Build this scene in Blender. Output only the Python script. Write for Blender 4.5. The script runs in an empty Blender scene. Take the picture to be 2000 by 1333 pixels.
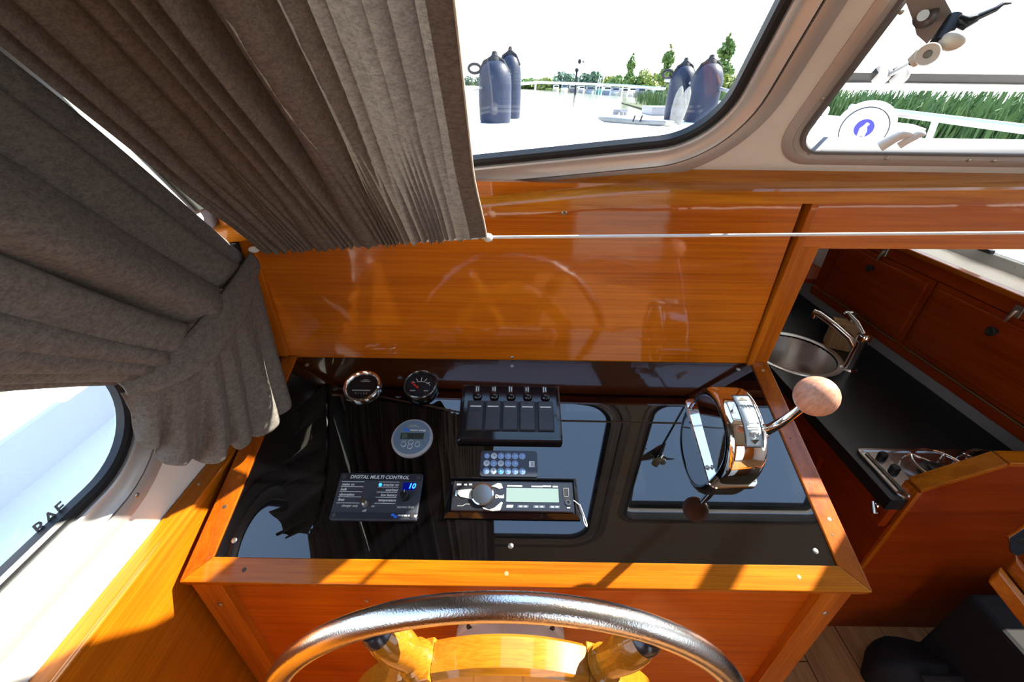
import bpy, bmesh, math, random
from math import sin, cos, pi, radians, sqrt, atan2
from mathutils import Vector, Matrix
from mathutils.geometry import tessellate_polygon

# ------------------------------------------------------------------ camera
SC = bpy.context.scene
COL = SC.collection
FPX = 824.67
YAW, PITCH, ROLL = -0.00211, 0.54446, 0.01230
CAM = Vector((-0.0199, -0.6217, 0.4163))
_f = Vector((sin(YAW) * cos(PITCH), cos(YAW) * cos(PITCH), -sin(PITCH)))
_r0 = Vector((cos(YAW), -sin(YAW), 0.0))
_u0 = _r0.cross(_f)
_r = _r0 * cos(ROLL) + _u0 * sin(ROLL)
_u = _u0 * cos(ROLL) - _r0 * sin(ROLL)
cd = bpy.data.cameras.new('camera')
cd.sensor_fit = 'HORIZONTAL'; cd.sensor_width = 36.0
cd.lens = FPX / 2000.0 * 36.0
cd.clip_start = 0.02; cd.clip_end = 3000
cam = bpy.data.objects.new('camera', cd); COL.objects.link(cam)
cam.matrix_world = Matrix(((_r.x, _u.x, -_f.x, CAM.x), (_r.y, _u.y, -_f.y, CAM.y), (_r.z, _u.z, -_f.z, CAM.z), (0, 0, 0, 1)))
SC.camera = cam

# ------------------------------------------------------------------ light, sky, exposure
SUN_DIR = Vector((1.08, 0.45, 1.0)).normalized()      # towards the sun: starboard bow
sl = bpy.data.lights.new('sun', 'SUN'); sl.energy = 22.0; sl.angle = radians(0.53); sl.color = (1.0, 0.92, 0.78)
sun = bpy.data.objects.new('sun', sl); COL.objects.link(sun)
sun.rotation_euler = SUN_DIR.to_track_quat('Z', 'Y').to_euler()
sun.location = (8, 4, 8)
W = bpy.data.worlds.new('sky'); SC.world = W; W.use_nodes = True
nt = W.node_tree; nt.nodes.clear()
tc = nt.nodes.new('ShaderNodeTexCoord'); sp = nt.nodes.new('ShaderNodeSeparateXYZ')
rp = nt.nodes.new('ShaderNodeValToRGB'); bg = nt.nodes.new('ShaderNodeBackground'); wo = nt.nodes.new('ShaderNodeOutputWorld')
nt.links.new(tc.outputs['Generated'], sp.inputs[0]); nt.links.new(sp.outputs['Z'], rp.inputs[0])
el = rp.color_ramp.elements
el[0].position = 0.0; el[0].color = (0.90, 0.92, 0.93, 1)
el[1].position = 1.0; el[1].color = (0.29, 0.45, 0.74, 1)
e = el.new(0.22); e.color = (0.72, 0.82, 0.93, 1)
e = el.new(0.55); e.color = (0.39, 0.57, 0.85, 1)
nt.links.new(rp.outputs[0], bg.inputs[0]); bg.inputs[1].default_value = 3.6
nt.links.new(bg.outputs[0], wo.inputs[0])
vs = SC.view_settings
vs.view_transform = 'Standard'; vs.look = 'None'; vs.gamma = 1.0; vs.use_curve_mapping = False
vs.exposure = 0.08

# ------------------------------------------------------------------ coordinate helpers (metres; X starboard, Y forward, Z up; origin mid back edge of the dash)
TH = 0.34288
DV = Vector((0, -cos(TH), -sin(TH)))      # down the dash slope
DN = Vector((0, -sin(TH), cos(TH)))       # dash normal
UPW = Vector((0.0374, 0, 0.9993))         # true up: the boat heels two degrees
def ray(x, y): return _f + _r * ((x - 1000.0) / FPX) - _u * ((y - 666.5) / FPX)
def aty(x, y, Y): d = ray(x, y); return CAM + d * ((Y - CAM.y) / d.y)
def atx(x, y, X): d = ray(x, y); return CAM + d * ((X - CAM.x) / d.x)
def atz(x, y, Z): d = ray(x, y); return CAM + d * ((Z - CAM.z) / d.z)
def att(x, y, t): return CAM + ray(x, y) * t
def D(u, v, h=0.0): return Vector((u, 0, 0)) + DV * v + DN * h
KR = 0.7                                   # rake of the windscreen
RL = sqrt(1 + KR * KR)
E2 = Vector((0, -KR / RL, 1 / RL)); WN = Vector((0, -1 / RL, -KR / RL))   # up the glass, inward normal
def ws(x, z, h=0.0): return Vector((x, 0.02 - KR * (z - 0.31), z)) + WN * h
def lerp(a, b, t): return a + (b - a) * t
def smooth(a, b, x):
    t = min(1, max(0, (x - a) / (b - a))); return t * t * (3 - 2 * t)

# ------------------------------------------------------------------ materials
MATS = {}
def _new(name):
    m = bpy.data.materials.new(name); m.use_nodes = True
    return m, m.node_tree, m.node_tree.nodes['Principled BSDF']
def mat(name, col, rough=0.5, metal=0.0, coat=0.0, ior=1.45, emit=None, es=1.0, noise=0.0, nscale=40.0, bump=0.0, bscale=200.0, trans=0.0, spec=None, crough=0.05):
    if name in MATS: return MATS[name]
    m, t, b = _new(name)
    b.inputs['Base Color'].default_value = (*col, 1); b.inputs['Roughness'].default_value = rough
    b.inputs['Metallic'].default_value = metal; b.inputs['IOR'].default_value = ior
    b.inputs['Coat Weight'].default_value = coat; b.inputs['Coat Roughness'].default_value = crough
    b.inputs['Transmission Weight'].default_value = trans
    if spec is not None: b.inputs['Specular IOR Level'].default_value = spec
    if emit: b.inputs['Emission Color'].default_value = (*emit, 1); b.inputs['Emission Strength'].default_value = es
    c = t.nodes.new('ShaderNodeTexCoord')
    if noise > 0:
        n = t.nodes.new('ShaderNodeTexNoise'); n.inputs['Scale'].default_value = nscale; n.inputs['Detail'].default_value = 4
        mx = t.nodes.new('ShaderNodeMix'); mx.data_type = 'RGBA'
        mx.inputs['A'].default_value = (*[v * (1 - noise) for v in col], 1); mx.inputs['B'].default_value = (*[min(1, v * (1 + noise)) for v in col], 1)
        t.links.new(c.outputs['Object'], n.inputs['Vector']); t.links.new(n.outputs[0], mx.inputs['Factor']); t.links.new(mx.outputs['Result'], b.inputs['Base Color'])
    if bump > 0:
        n2 = t.nodes.new('ShaderNodeTexNoise'); n2.inputs['Scale'].default_value = bscale; n2.inputs['Detail'].default_value = 3
        bp = t.nodes.new('ShaderNodeBump'); bp.inputs['Strength'].default_value = bump; bp.inputs['Distance'].default_value = 0.002
        t.links.new(c.outputs['Object'], n2.inputs['Vector']); t.links.new(n2.outputs[0], bp.inputs['Height']); t.links.new(bp.outputs[0], b.inputs['Normal'])
    MATS[name] = m; return m
def wood(name, dark, mid, light, axis='X', scale=1.0, rough=0.32, coat=0.8, crough=0.07, stretch=14.0):
    if name in MATS: return MATS[name]
    m, t, b = _new(name)
    c = t.nodes.new('ShaderNodeTexCoord'); mp = t.nodes.new('ShaderNodeMapping')
    s = [stretch * scale] * 3; s['XYZ'.index(axis)] = 1.1 * scale
    mp.inputs['Scale'].default_value = s
    n1 = t.nodes.new('ShaderNodeTexNoise'); n1.inputs['Scale'].default_value = 2.2; n1.inputs['Detail'].default_value = 7; n1.inputs['Roughness'].default_value = 0.62; n1.inputs['Distortion'].default_value = 0.5
    r1 = t.nodes.new('ShaderNodeValToRGB')
    r1.color_ramp.elements[0].position = 0.28; r1.color_ramp.elements[0].color = (*dark, 1)
    r1.color_ramp.elements[1].position = 0.74; r1.color_ramp.elements[1].color = (*light, 1)
    e = r1.color_ramp.elements.new(0.5); e.color = (*mid, 1)
    mp2 = t.nodes.new('ShaderNodeMapping'); s2 = [380.0 * scale] * 3; s2['XYZ'.index(axis)] = 5.0 * scale
    mp2.inputs['Scale'].default_value = s2
    n2 = t.nodes.new('ShaderNodeTexNoise'); n2.inputs['Scale'].default_value = 1.0; n2.inputs['Detail'].default_value = 3
    r2 = t.nodes.new('ShaderNodeValToRGB'); r2.color_ramp.elements[0].position = 0.3; r2.color_ramp.elements[0].color = (0.70, 0.62, 0.56, 1); r2.color_ramp.elements[1].position = 0.6
    mx = t.nodes.new('ShaderNodeMix'); mx.data_type = 'RGBA'; mx.blend_type = 'MULTIPLY'; mx.inputs['Factor'].default_value = 0.8
    t.links.new(c.outputs['Object'], mp.inputs[0]); t.links.new(mp.outputs[0], n1.inputs[0]); t.links.new(n1.outputs[0], r1.inputs[0])
    t.links.new(c.outputs['Object'], mp2.inputs[0]); t.links.new(mp2.outputs[0], n2.inputs[0]); t.links.new(n2.outputs[0], r2.inputs[0])
    t.links.new(r1.outputs[0], mx.inputs['A']); t.links.new(r2.outputs[0], mx.inputs['B']); t.links.new(mx.outputs['Result'], b.inputs['Base Color'])
    b.inputs['Specular IOR Level'].default_value = 0.12
    b.inputs['Roughness'].default_value = rough; b.inputs['Coat Weight'].default_value = coat; b.inputs['Coat Roughness'].default_value = crough
    bp = t.nodes.new('ShaderNodeBump'); bp.inputs['Strength'].default_value = 0.06; bp.inputs['Distance'].default_value = 0.001
    t.links.new(n2.outputs[0], bp.inputs['Height']); t.links.new(bp.outputs[0], b.inputs['Normal'])
    n3 = t.nodes.new('ShaderNodeTexNoise'); n3.inputs['Scale'].default_value = 3.0
    bp2 = t.nodes.new('ShaderNodeBump'); bp2.inputs['Strength'].default_value = 0.10; bp2.inputs['Distance'].default_value = 0.004
    mp3 = t.nodes.new('ShaderNodeMapping'); s3 = [9.0] * 3; s3['XYZ'.index(axis)] = 4.0; mp3.inputs['Scale'].default_value = s3
    t.links.new(c.outputs['Object'], mp3.inputs[0]); t.links.new(mp3.outputs[0], n3.inputs[0]); t.links.new(n3.outputs[0], bp2.inputs['Height']); t.links.new(bp2.outputs[0], b.inputs['Coat Normal'])
    MATS[name] = m; return m
def fabric(name, c1, c2, transl=0.2, sc=(1, 1, 1)):
    m, t, b = _new(name)
    c = t.nodes.new('ShaderNodeTexCoord')
    n = t.nodes.new('ShaderNodeTexNoise'); n.inputs['Scale'].default_value = 520; n.inputs['Detail'].default_value = 3
    n0 = t.nodes.new('ShaderNodeTexNoise'); n0.inputs['Scale'].default_value = 170; n0.inputs['Detail'].default_value = 4
    mth = t.nodes.new('ShaderNodeMath'); mth.operation = 'MULTIPLY_ADD'; mth.inputs[1].default_value = 0.45
    t.links.new(n0.outputs[0], mth.inputs[0]); 
    m2 = t.nodes.new('ShaderNodeMath'); m2.operation = 'MULTIPLY'; m2.inputs[1].default_value = 0.55
    t.links.new(n.outputs[0], m2.inputs[0]); t.links.new(m2.outputs[0], mth.inputs[2])
    r = t.nodes.new('ShaderNodeValToRGB'); r.color_ramp.elements[0].position = 0.38; r.color_ramp.elements[0].color = (*c1, 1); r.color_ramp.elements[1].position = 0.62; r.color_ramp.elements[1].color = (*c2, 1)
    mpf = t.nodes.new('ShaderNodeMapping'); mpf.inputs['Scale'].default_value = sc; t.links.new(c.outputs['Object'], mpf.inputs[0])
    t.links.new(mpf.outputs[0], n.inputs[0]); t.links.new(mpf.outputs[0], n0.inputs[0]); t.links.new(mth.outputs[0], r.inputs[0]); t.links.new(r.outputs[0], b.inputs['Base Color'])
    b.inputs['Roughness'].default_value = 0.9; b.inputs['Specular IOR Level'].default_value = 0.15
    bp = t.nodes.new('ShaderNodeBump'); bp.inputs['Strength'].default_value = 0.35; bp.inputs['Distance'].default_value = 0.0006
    t.links.new(n.outputs[0], bp.inputs['Height']); t.links.new(bp.outputs[0], b.inputs['Normal'])
    tr = t.nodes.new('ShaderNodeBsdfTranslucent'); t.links.new(r.outputs[0], tr.inputs[0])
    mx = t.nodes.new('ShaderNodeMixShader'); mx.inputs[0].default_value = transl
    out = t.nodes['Material Output']
    t.links.new(b.outputs[0], mx.inputs[1]); t.links.new(tr.outputs[0], mx.inputs[2]); t.links.new(mx.outputs[0], out.inputs[0])
    MATS[name] = m; return m
def pane(name, tint=(0.97, 0.98, 0.98)):
    m, t, b = _new(name); t.nodes.remove(b)
    tr = t.nodes.new('ShaderNodeBsdfTransparent'); tr.inputs[0].default_value = (*tint, 1)
    gl = t.nodes.new('ShaderNodeBsdfGlossy'); gl.inputs['Roughness'].default_value = 0.0
    ge = t.nodes.new('ShaderNodeNewGeometry'); dt = t.nodes.new('ShaderNodeVectorMath'); dt.operation = 'DOT_PRODUCT'
    t.links.new(ge.outputs['Normal'], dt.inputs[0]); t.links.new(ge.outputs['Incoming'], dt.inputs[1])
    def mth(op, a_, b_=None):
        n = t.nodes.new('ShaderNodeMath'); n.operation = op
        for i, v in enumerate((a_, b_)):
            if v is None: continue
            if isinstance(v, (int, float)): n.inputs[i].default_value = v
            else: t.links.new(v, n.inputs[i])
        return n.outputs[0]
    x = mth('POWER', mth('SUBTRACT', 1.0, mth('ABSOLUTE', dt.outputs['Value'])), 5.0)     # Schlick, both faces alike
    fac = mth('MULTIPLY_ADD', x, 0.8); t.nodes[-1].inputs[2].default_value = 0.035
    mx = t.nodes.new('ShaderNodeMixShader')
    t.links.new(fac, mx.inputs[0]); t.links.new(tr.outputs[0], mx.inputs[1]); t.links.new(gl.outputs[0], mx.inputs[2]); t.links.new(mx.outputs[0], t.nodes['Material Output'].inputs[0])
    MATS[name] = m; return m

M_BULK = wood('varnished_plywood', (0.43, 0.098, 0.003), (0.58, 0.148, 0.005), (0.66, 0.185, 0.007), 'X', 0.8, coat=1.0, crough=0.06)
M_TRIM = wood('varnished_teak_x', (0.28, 0.064, 0.002), (0.43, 0.118, 0.003), (0.54, 0.17, 0.005), 'X', 1.4, coat=0.4, crough=0.08)
M_TRIMY = wood('varnished_teak_y', (0.22, 0.042, 0.002), (0.34, 0.078, 0.003), (0.45, 0.118, 0.005), 'Y', 1.4, coat=0.5, crough=0.08)
M_TRIMZ = wood('varnished_teak_z', (0.30, 0.062, 0.002), (0.45, 0.112, 0.003), (0.55, 0.155, 0.005), 'Z', 1.4, coat=0.5, crough=0.08)
M_SIDE = wood('varnished_side_panel', (0.36, 0.098, 0.003), (0.45, 0.135, 0.004), (0.52, 0.165, 0.006), 'Y', 0.9, coat=0.4, crough=0.12)
M_FRONT = wood('red_brown_plywood', (0.38, 0.064, 0.002), (0.50, 0.098, 0.003), (0.57, 0.125, 0.004), 'X', 0.8, coat=0.3, crough=0.15)
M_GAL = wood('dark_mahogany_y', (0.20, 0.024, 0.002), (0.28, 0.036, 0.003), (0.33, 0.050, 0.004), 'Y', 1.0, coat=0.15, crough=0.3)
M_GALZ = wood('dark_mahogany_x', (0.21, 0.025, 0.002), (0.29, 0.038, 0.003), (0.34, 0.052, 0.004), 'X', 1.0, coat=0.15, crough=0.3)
M_FLOOR = wood('oak_floor', (0.30, 0.125, 0.038), (0.42, 0.185, 0.06), (0.50, 0.235, 0.085), 'Y', 1.0, rough=0.5, coat=0.2, crough=0.3)
M_WHEEL = wood('golden_wheel_wood', (0.34, 0.115, 0.006), (0.44, 0.165, 0.010), (0.52, 0.21, 0.016), 'X', 1.6, coat=1.0, crough=0.05)
M_KNOB = wood('pale_knob_wood', (0.55, 0.27, 0.18), (0.60, 0.31, 0.21), (0.64, 0.35, 0.24), 'Z', 0.8, rough=0.42, coat=0.25, crough=0.25)
M_SOAP = wood('pale_block_wood', (0.42, 0.26, 0.12), (0.52, 0.33, 0.16), (0.58, 0.38, 0.20), 'Z', 2.0, rough=0.6, coat=0.0)
M_ACR = mat('black_acrylic', (0.0012, 0.0012, 0.0016), 0.02, ior=1.80)
M_BLK = mat('black_plastic', (0.012, 0.012, 0.014), 0.28)
M_BLKG = mat('gloss_black_plastic', (0.008, 0.008, 0.010), 0.08, ior=1.55)
M_ROCK = mat('dark_grey_plastic', (0.035, 0.036, 0.042), 0.4)
M_RUB = mat('black_rubber', (0.012, 0.013, 0.016), 0.45)
M_CHR = mat('chrome', (0.86, 0.85, 0.83), 0.05, 1.0)
M_STEEL = mat('worn_steel', (0.62, 0.61, 0.60), 0.2, 1.0, bump=0.15, bscale=600)
M_ALU = mat('brushed_aluminium', (0.66, 0.66, 0.66), 0.38, 0.45)
M_FLG = mat('satin_aluminium', (0.50, 0.48, 0.47), 0.42, 0.5)
M_GRV = mat('dark_groove', (0.03, 0.03, 0.032), 0.6)
M_WHT = mat('white_paint', (0.78, 0.78, 0.76), 0.35, coat=0.2)
M_DECK = mat('white_deck_paint', (0.82, 0.82, 0.81), 0.5, noise=0.03, nscale=3)
M_VIN = mat('cream_wall_lining', (0.74, 0.70, 0.64), 0.55, noise=0.05, nscale=60, bump=0.12, bscale=500)
M_CEIL = mat('taupe_headlining', (0.30, 0.285, 0.265), 0.7)
M_SCR = mat('screw_steel', (0.42, 0.40, 0.37), 0.38, 1.0)
M_SCRD = mat('screw_slot', (0.05, 0.04, 0.03), 0.6)
M_CORD = mat('white_cord', (0.80, 0.79, 0.76), 0.7, bump=0.3, bscale=900)
M_GLASS = pane('window_glass')
M_FAB = fabric('grey_brown_linen', (0.130, 0.111, 0.096), (0.210, 0.183, 0.158), 0.12, (0.6, 1.3, 1.3))
M_FAB2 = fabric('grey_linen', (0.130, 0.118, 0.106), (0.215, 0.197, 0.178), 0.10, (1.3, 0.6, 1.3))
M_HEM = mat('pale_selvedge', (0.55, 0.50, 0.43), 0.9)
M_TXT = mat('white_print', (0.72, 0.76, 0.72), 0.5)
M_TXTG = mat('grey_print', (0.35, 0.38, 0.36), 0.5)
M_BLU = mat('blue_print', (0.02, 0.16, 0.75), 0.4)
M_COUNTER = mat('black_worktop', (0.012, 0.013, 0.015), 0.38, noise=0.3, nscale=300)
M_FEND = mat('navy_fender', (0.014, 0.021, 0.045), 0.5, spec=0.3, noise=0.3, nscale=9)
M_ROPE = mat('dark_rope', (0.02, 0.02, 0.024), 0.8)
M_GALV = mat('galvanised_steel', (0.24, 0.235, 0.22), 0.55, 0.4, noise=0.35, nscale=30)

# ------------------------------------------------------------------ object helpers
def setp(o, label=None, cat=None, group=None, kind=None):
    if label: o['label'] = label
    if cat: o['category'] = cat
    if group: o['group'] = group
    if kind: o['kind'] = kind
    return o
def empty(name, loc, label=None, cat=None, group=None, kind=None, rot=None):
    o = bpy.data.objects.new(name, None); COL.objects.link(o); o.location = loc
    o.empty_display_size = 0.05
    if rot is not None: o.rotation_euler = rot
    return setp(o, label, cat, group, kind)
def droot(name, u, v, label, cat, h=0.0, group=None):      # an Empty standing on the dash: x to starboard, y up the slope, z out of the plate
    return empty(name, D(u, v, h), label, cat, group, rot=(TH, 0, 0))
class MB:
    def __init__(s): s.v = []; s.f = []
    def add(s, vs, fs):
        n = len(s.v); s.v += [Vector(p) for p in vs]; s.f += [tuple(i + n for i in q) for q in fs]; return s
    def box(s, a, b):
        (x0, y0, z0), (x1, y1, z1) = a, b
        return s.add([(x0, y0, z0), (x1, y0, z0), (x1, y1, z0), (x0, y1, z0), (x0, y0, z1), (x1, y0, z1), (x1, y1, z1), (x0, y1, z1)],
                     [(0, 3, 2, 1), (4, 5, 6, 7), (0, 1, 5, 4), (1, 2, 6, 5), (2, 3, 7, 6), (3, 0, 4, 7)])
    def prism(s, poly, ext):                # planar polygon (3D points) pushed along ext
        n = len(poly); P = [Vector(p) for p in poly]; Q = [p + Vector(ext) for p in P]
        return s.add(P + Q, [tuple(range(n))[::-1], tuple(range(n, 2 * n))] + [(i, (i + 1) % n, n + (i + 1) % n, n + i) for i in range(n)])
    def tube(s, pts, r, seg=10, closed=False, caps=True):
        P = [Vector(p) for p in pts]; n = len(P); R = r if isinstance(r, (list, tuple)) else [r] * n
        up = Vector((0, 0, 1)); ring = []; prev = None
        for i in range(n):
            a = P[(i - 1) % n] if (closed or i > 0) else P[i]; b = P[(i + 1) % n] if (closed or i < n - 1) else P[i]
            t = (b - a).normalized()
            if prev is None:
                ref = up if abs(t.dot(up)) < 0.9 else Vector((1, 0, 0)); q = t.cross(ref).normalized()
            else:
                q = (prev - t * prev.dot(t))
                q = q.normalized() if q.length > 1e-6 else t.orthogonal().normalized()
            prev = q; w = t.cross(q)
            ring.append([P[i] + (q * cos(2 * pi * k / seg) + w * sin(2 * pi * k / seg)) * R[i] for k in range(seg)])
        V = [p for rg in ring for p in rg]; F = []
        for i in range(n if closed else n - 1):
            j = (i + 1) % n
            for k in range(seg):
                k2 = (k + 1) % seg; F.append((i * seg + k, i * seg + k2, j * seg + k2, j * seg + k))
        if caps and not closed: F += [tuple(range(seg))[::-1], tuple(range((n - 1) * seg, n * seg))]
        return s.add(V, F)
    def lathe(s, prof, o=(0, 0, 0), axis=(0, 0, 1), seg=24, cap=True):   # prof: (radius, distance along axis)
        A = Vector(axis).normalized(); q = A.orthogonal().normalized()
        if abs(A.z) > 0.99: q = Vector((1, 0, 0))
        w = A.cross(q); O = Vector(o); V = []; F = []
        for r, d in prof: V += [O + A * d + (q * cos(2 * pi * k / seg) + w * sin(2 * pi * k / seg)) * r for k in range(seg)]
        for i in range(len(prof) - 1):
            for k in range(seg):
                k2 = (k + 1) % seg; F.append((i * seg + k, i * seg + k2, (i + 1) * seg + k2, (i + 1) * seg + k))
        if cap: F += [tuple(range(seg))[::-1], tuple(range((len(prof) - 1) * seg, len(prof) * seg))]
        return s.add(V, F)
    def ball(s, c, r, seg=16, rings=10, sc=(1, 1, 1)):
        C = Vector(c); V = [C + Vector((0, 0, r * sc[2]))]; F = []
        for i in range(1, rings):
            a = pi * i / rings
            V += [C + Vector((r * sin(a) * cos(2 * pi * k / seg) * sc[0], r * sin(a) * sin(2 * pi * k / seg) * sc[1], r * cos(a) * sc[2])) for k in range(seg)]
        V.append(C - Vector((0, 0, r * sc[2])))
        for k in range(seg): F.append((0, 1 + k, 1 + (k + 1) % seg)); F.append((len(V) - 1, 1 + (rings - 2) * seg + (k + 1) % seg, 1 + (rings - 2) * seg + k))
        for i in range(rings - 2):
            for k in range(seg): F.append((1 + i * seg + k, 1 + (i + 1) * seg + k, 1 + (i + 1) * seg + (k + 1) % seg, 1 + i * seg + (k + 1) % seg))
        return s.add(V, F)
    def grid(s, fn, nu, nv, closed=False):
        V = [fn(i / (nu - 1), j / (nv - 1)) for j in range(nv) for i in range(nu)]
        return s.add(V, [(j * nu + i, j * nu + i + 1, (j + 1) * nu + i + 1, (j + 1) * nu + i) for j in range(nv - 1) for i in range(nu - 1)])
    def rings(s, R, close=True, capa=False, capb=False):
        n = len(R[0]); V = [p for r in R for p in r]; F = []
        for i in range(len(R) - 1):
            for k in range(n if close else n - 1):
                k2 = (k + 1) % n; F.append((i * n + k, i * n + k2, (i + 1) * n + k2, (i + 1) * n + k))
        if capa: F.append(tuple(range(n))[::-1])
        if capb: F.append(tuple(range((len(R) - 1) * n, len(R) * n)))
        return s.add(V, F)
    def build(s, name, m, parent=None, local=False, bevel=0.0, smooth=False, seg=2, solid=0.0, fixn=True, label=None):
        V = s.v
        o = bpy.data.objects.new(name, None) if False else None
        me = bpy.data.meshes.new(name)
        if parent is not None and not local:
            inv = world(parent).inverted(); V = [inv @ p for p in V]
        org = Vector((0, 0, 0))
        if parent is None and not local:          # own origin at the base of the mesh
            xs = [p.x for p in V]; ys = [p.y for p in V]; zs = [p.z for p in V]
            org = Vector(((min(xs) + max(xs)) / 2, (min(ys) + max(ys)) / 2, min(zs))); V = [p - org for p in V]
        me.from_pydata([tuple(p) for p in V], [], s.f); me.validate(); me.update()
        if fixn:
            bm = bmesh.new(); bm.from_mesh(me); bmesh.ops.remove_doubles(bm, verts=bm.verts, dist=1e-6); bmesh.ops.recalc_face_normals(bm, faces=bm.faces); bm.to_mesh(me); bm.free()
        if smooth: me.polygons.foreach_set('use_smooth', [True] * len(me.polygons))
        ob = bpy.data.objects.new(name, me); COL.objects.link(ob); me.materials.append(m)
        ob.location = org
        if parent is not None: ob.parent = parent
        if solid: md = ob.modifiers.new('Solid', 'SOLIDIFY'); md.thickness = solid; md.offset = 0
        if bevel > 0:
            md = ob.modifiers.new('Bevel', 'BEVEL'); md.width = bevel; md.segments = seg; md.limit_method = 'ANGLE'; md.angle_limit = radians(40)
        if smooth and hasattr(me, 'set_sharp_from_angle'): me.set_sharp_from_angle(angle=radians(42))
        if label: ob['label'] = label
        return ob
def world(o):
    m = Matrix.LocRotScale(o.location, o.rotation_euler, o.scale)
    return world(o.parent) @ m if o.parent else m
def bx(name, a, b, m, parent=None, bevel=0.0, **k): return MB().box(a, b).build(name, m, parent, bevel=bevel, **k)
def rpoly(corners, off=0.0, seg=8):        # rounded convex polygon, counter-clockwise corners (x, y, radius), pushed outward by off
    n = len(corners); out = []
    P = [Vector(c[:2]) for c in corners]
    L = []
    for i in range(n):
        d = (P[(i + 1) % n] - P[i]).normalized(); nn = Vector((d.y, -d.x)); L.append((P[i] + nn * off, d))
    for i in range(n):
        (p0, d0), (p1, d1) = L[i - 1], L[i]
        c = d0.x * d1.y - d0.y * d1.x; t = ((p1 - p0).x * d1.y - (p1 - p0).y * d1.x) / c
        q = p0 + d0 * t; r = corners[i][2] + off
        ang = math.acos(max(-1, min(1, d0.dot(d1)))); k = r * math.tan(ang / 2)
        a = q - d0 * k; nin = Vector((-d0.y, d0.x)); cen = a + nin * r
        a0 = atan2(a.y - cen.y, a.x - cen.x)
        for j in range(seg + 1):
            th = a0 + ang * j / seg; out.append(Vector((cen.x + r * cos(th), cen.y + r * sin(th))))
    return out
def holed(outer, holes, fn, thick, name, m, parent=None, kind=None):   # slab with holes; fn(x, y, h) -> point
    loops = [outer] + holes
    tri = tessellate_polygon([[Vector((p[0], p[1], 0)) for p in l] for l in loops])
    flat = [p for l in loops for p in l]; n = len(flat); b = MB()
    V = [fn(p[0], p[1], 0) for p in flat] + [fn(p[0], p[1], -thick) for p in flat]
    F = [tuple(t) for t in tri] + [tuple(i + n for i in t)[::-1] for t in tri]
    k = 0
    for l in loops:
        m_ = len(l)
        for i in range(m_): F.append((k + i, k + (i + 1) % m_, n + k + (i + 1) % m_, n + k + i))
        k += m_
    b.add(V, F)
    o = b.build(name, m, parent)
    if kind: o['kind'] = kind
    return o
def profile_ring(corners, prof, fn, name, m, parent, seg=10, smooth=True, closed_prof=False):
    R = [[fn(p.x, p.y, h) for p in rpoly(corners, off, seg)] for off, h in prof]
    if closed_prof: R.append(R[0])
    return MB().rings(R).build(name, m, parent, smooth=smooth)
def text(s, size, m, parent, loc=(0, 0, 0), rot=0.0, name='lettering', align='LEFT', shear=0.0, mtx=None, bold=0.0, xs=1.0, extr=0.0002):
    cu = bpy.data.curves.new(name, 'FONT'); cu.body = s; cu.size = size; cu.align_x = align; cu.align_y = 'CENTER'; cu.extrude = extr; cu.shear = shear; cu.offset = bold; cu.resolution_u = 2
    to = bpy.data.objects.new(name, cu)
    me = bpy.data.meshes.new_from_object(to); bpy.data.objects.remove(to); bpy.data.curves.remove(cu)
    T = mtx if mtx is not None else Matrix.Translation(loc) @ Matrix.Rotation(rot, 4, 'Z') @ Matrix.Diagonal((xs, 1, 1, 1))
    me.transform(T); me.materials.clear(); me.materials.append(m)
    o = bpy.data.objects.new(name, me); COL.objects.link(o); o.parent = parent
    return o
def screw(parent, p, n, r=0.0032, name='screw', local=False):
    n = Vector(n).normalized(); p = Vector(p)
    o = MB().lathe([(r, 0), (r, 0.0006), (r * 0.72, 0.0013), (r * 0.35, 0.0016)], p, n, 14).build(name, M_SCR, parent, local=local, smooth=True)
    q_ = n.orthogonal().normalized(); w_ = n.cross(q_)
    for e_ in ((q_, w_), (w_, q_)):
        a_, b_ = e_[0] * r * 0.55, e_[1] * r * 0.14
        MB().prism([p + n * 0.0014 + a_ + b_, p + n * 0.0014 - a_ + b_, p + n * 0.0014 - a_ - b_, p + n * 0.0014 + a_ - b_], n * 0.0004).build('cross_slot', M_SCRD, o, local=False) if r > 0.003 and not local and (parent is None or parent.parent is None) else None
    return o
def rbox(cx, cy, w, h, r): return [(cx - w / 2, cy - h / 2, r), (cx + w / 2, cy - h / 2, r), (cx + w / 2, cy + h / 2, r), (cx - w / 2, cy + h / 2, r)]
def slab(corners, z0, z1, name, m, parent, bev=0.0006, seg=5, taper=0.0):   # rounded slab in a parent's local frame
    R = [[Vector((p.x, p.y, z)) for p in rpoly(corners, o, seg)] for o, z in ((0, z0), (-taper, z1 - bev), (-taper - bev, z1))]
    return MB().rings(R, capa=True, capb=True).build(name, m, parent, local=True)

# ================================================================== THE SETTING
FL = -0.80      # cabin sole
CE = 1.02       # ceiling height
def struct(o): o['kind'] = 'structure'; return o
# ---- floor: oak boards over a dark subfloor
floor = struct(bx('floor', (-0.46, -2.6, FL - 0.04), (2.1, 2.2, FL - 0.012), M_GRV))
random.seed(4)
xx = -0.455; k = 0
while xx < 2.08:
    w = 0.118; y0 = -2.6 + 0.0; cuts = [-2.59, -2.59 + 0.7 + 0.5 * ((k * 37) % 10) / 10, -0.55 + 0.6 * ((k * 53) % 10) / 10, 0.75 + 0.5 * ((k * 29) % 10) / 10, 2.19]
    for a, b_ in zip(cuts[:-1], cuts[1:]):
        bx('plank', (xx, a, FL - 0.012), (xx + w - 0.0025, b_ - 0.0025, FL + random.uniform(-0.0008, 0.0)), M_FLOOR, floor)
    xx += w; k += 1
# ---- ceiling
struct(bx('ceiling', (-0.50, -2.62, CE), (1.90, -0.44, CE + 0.04), M_CEIL))
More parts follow.
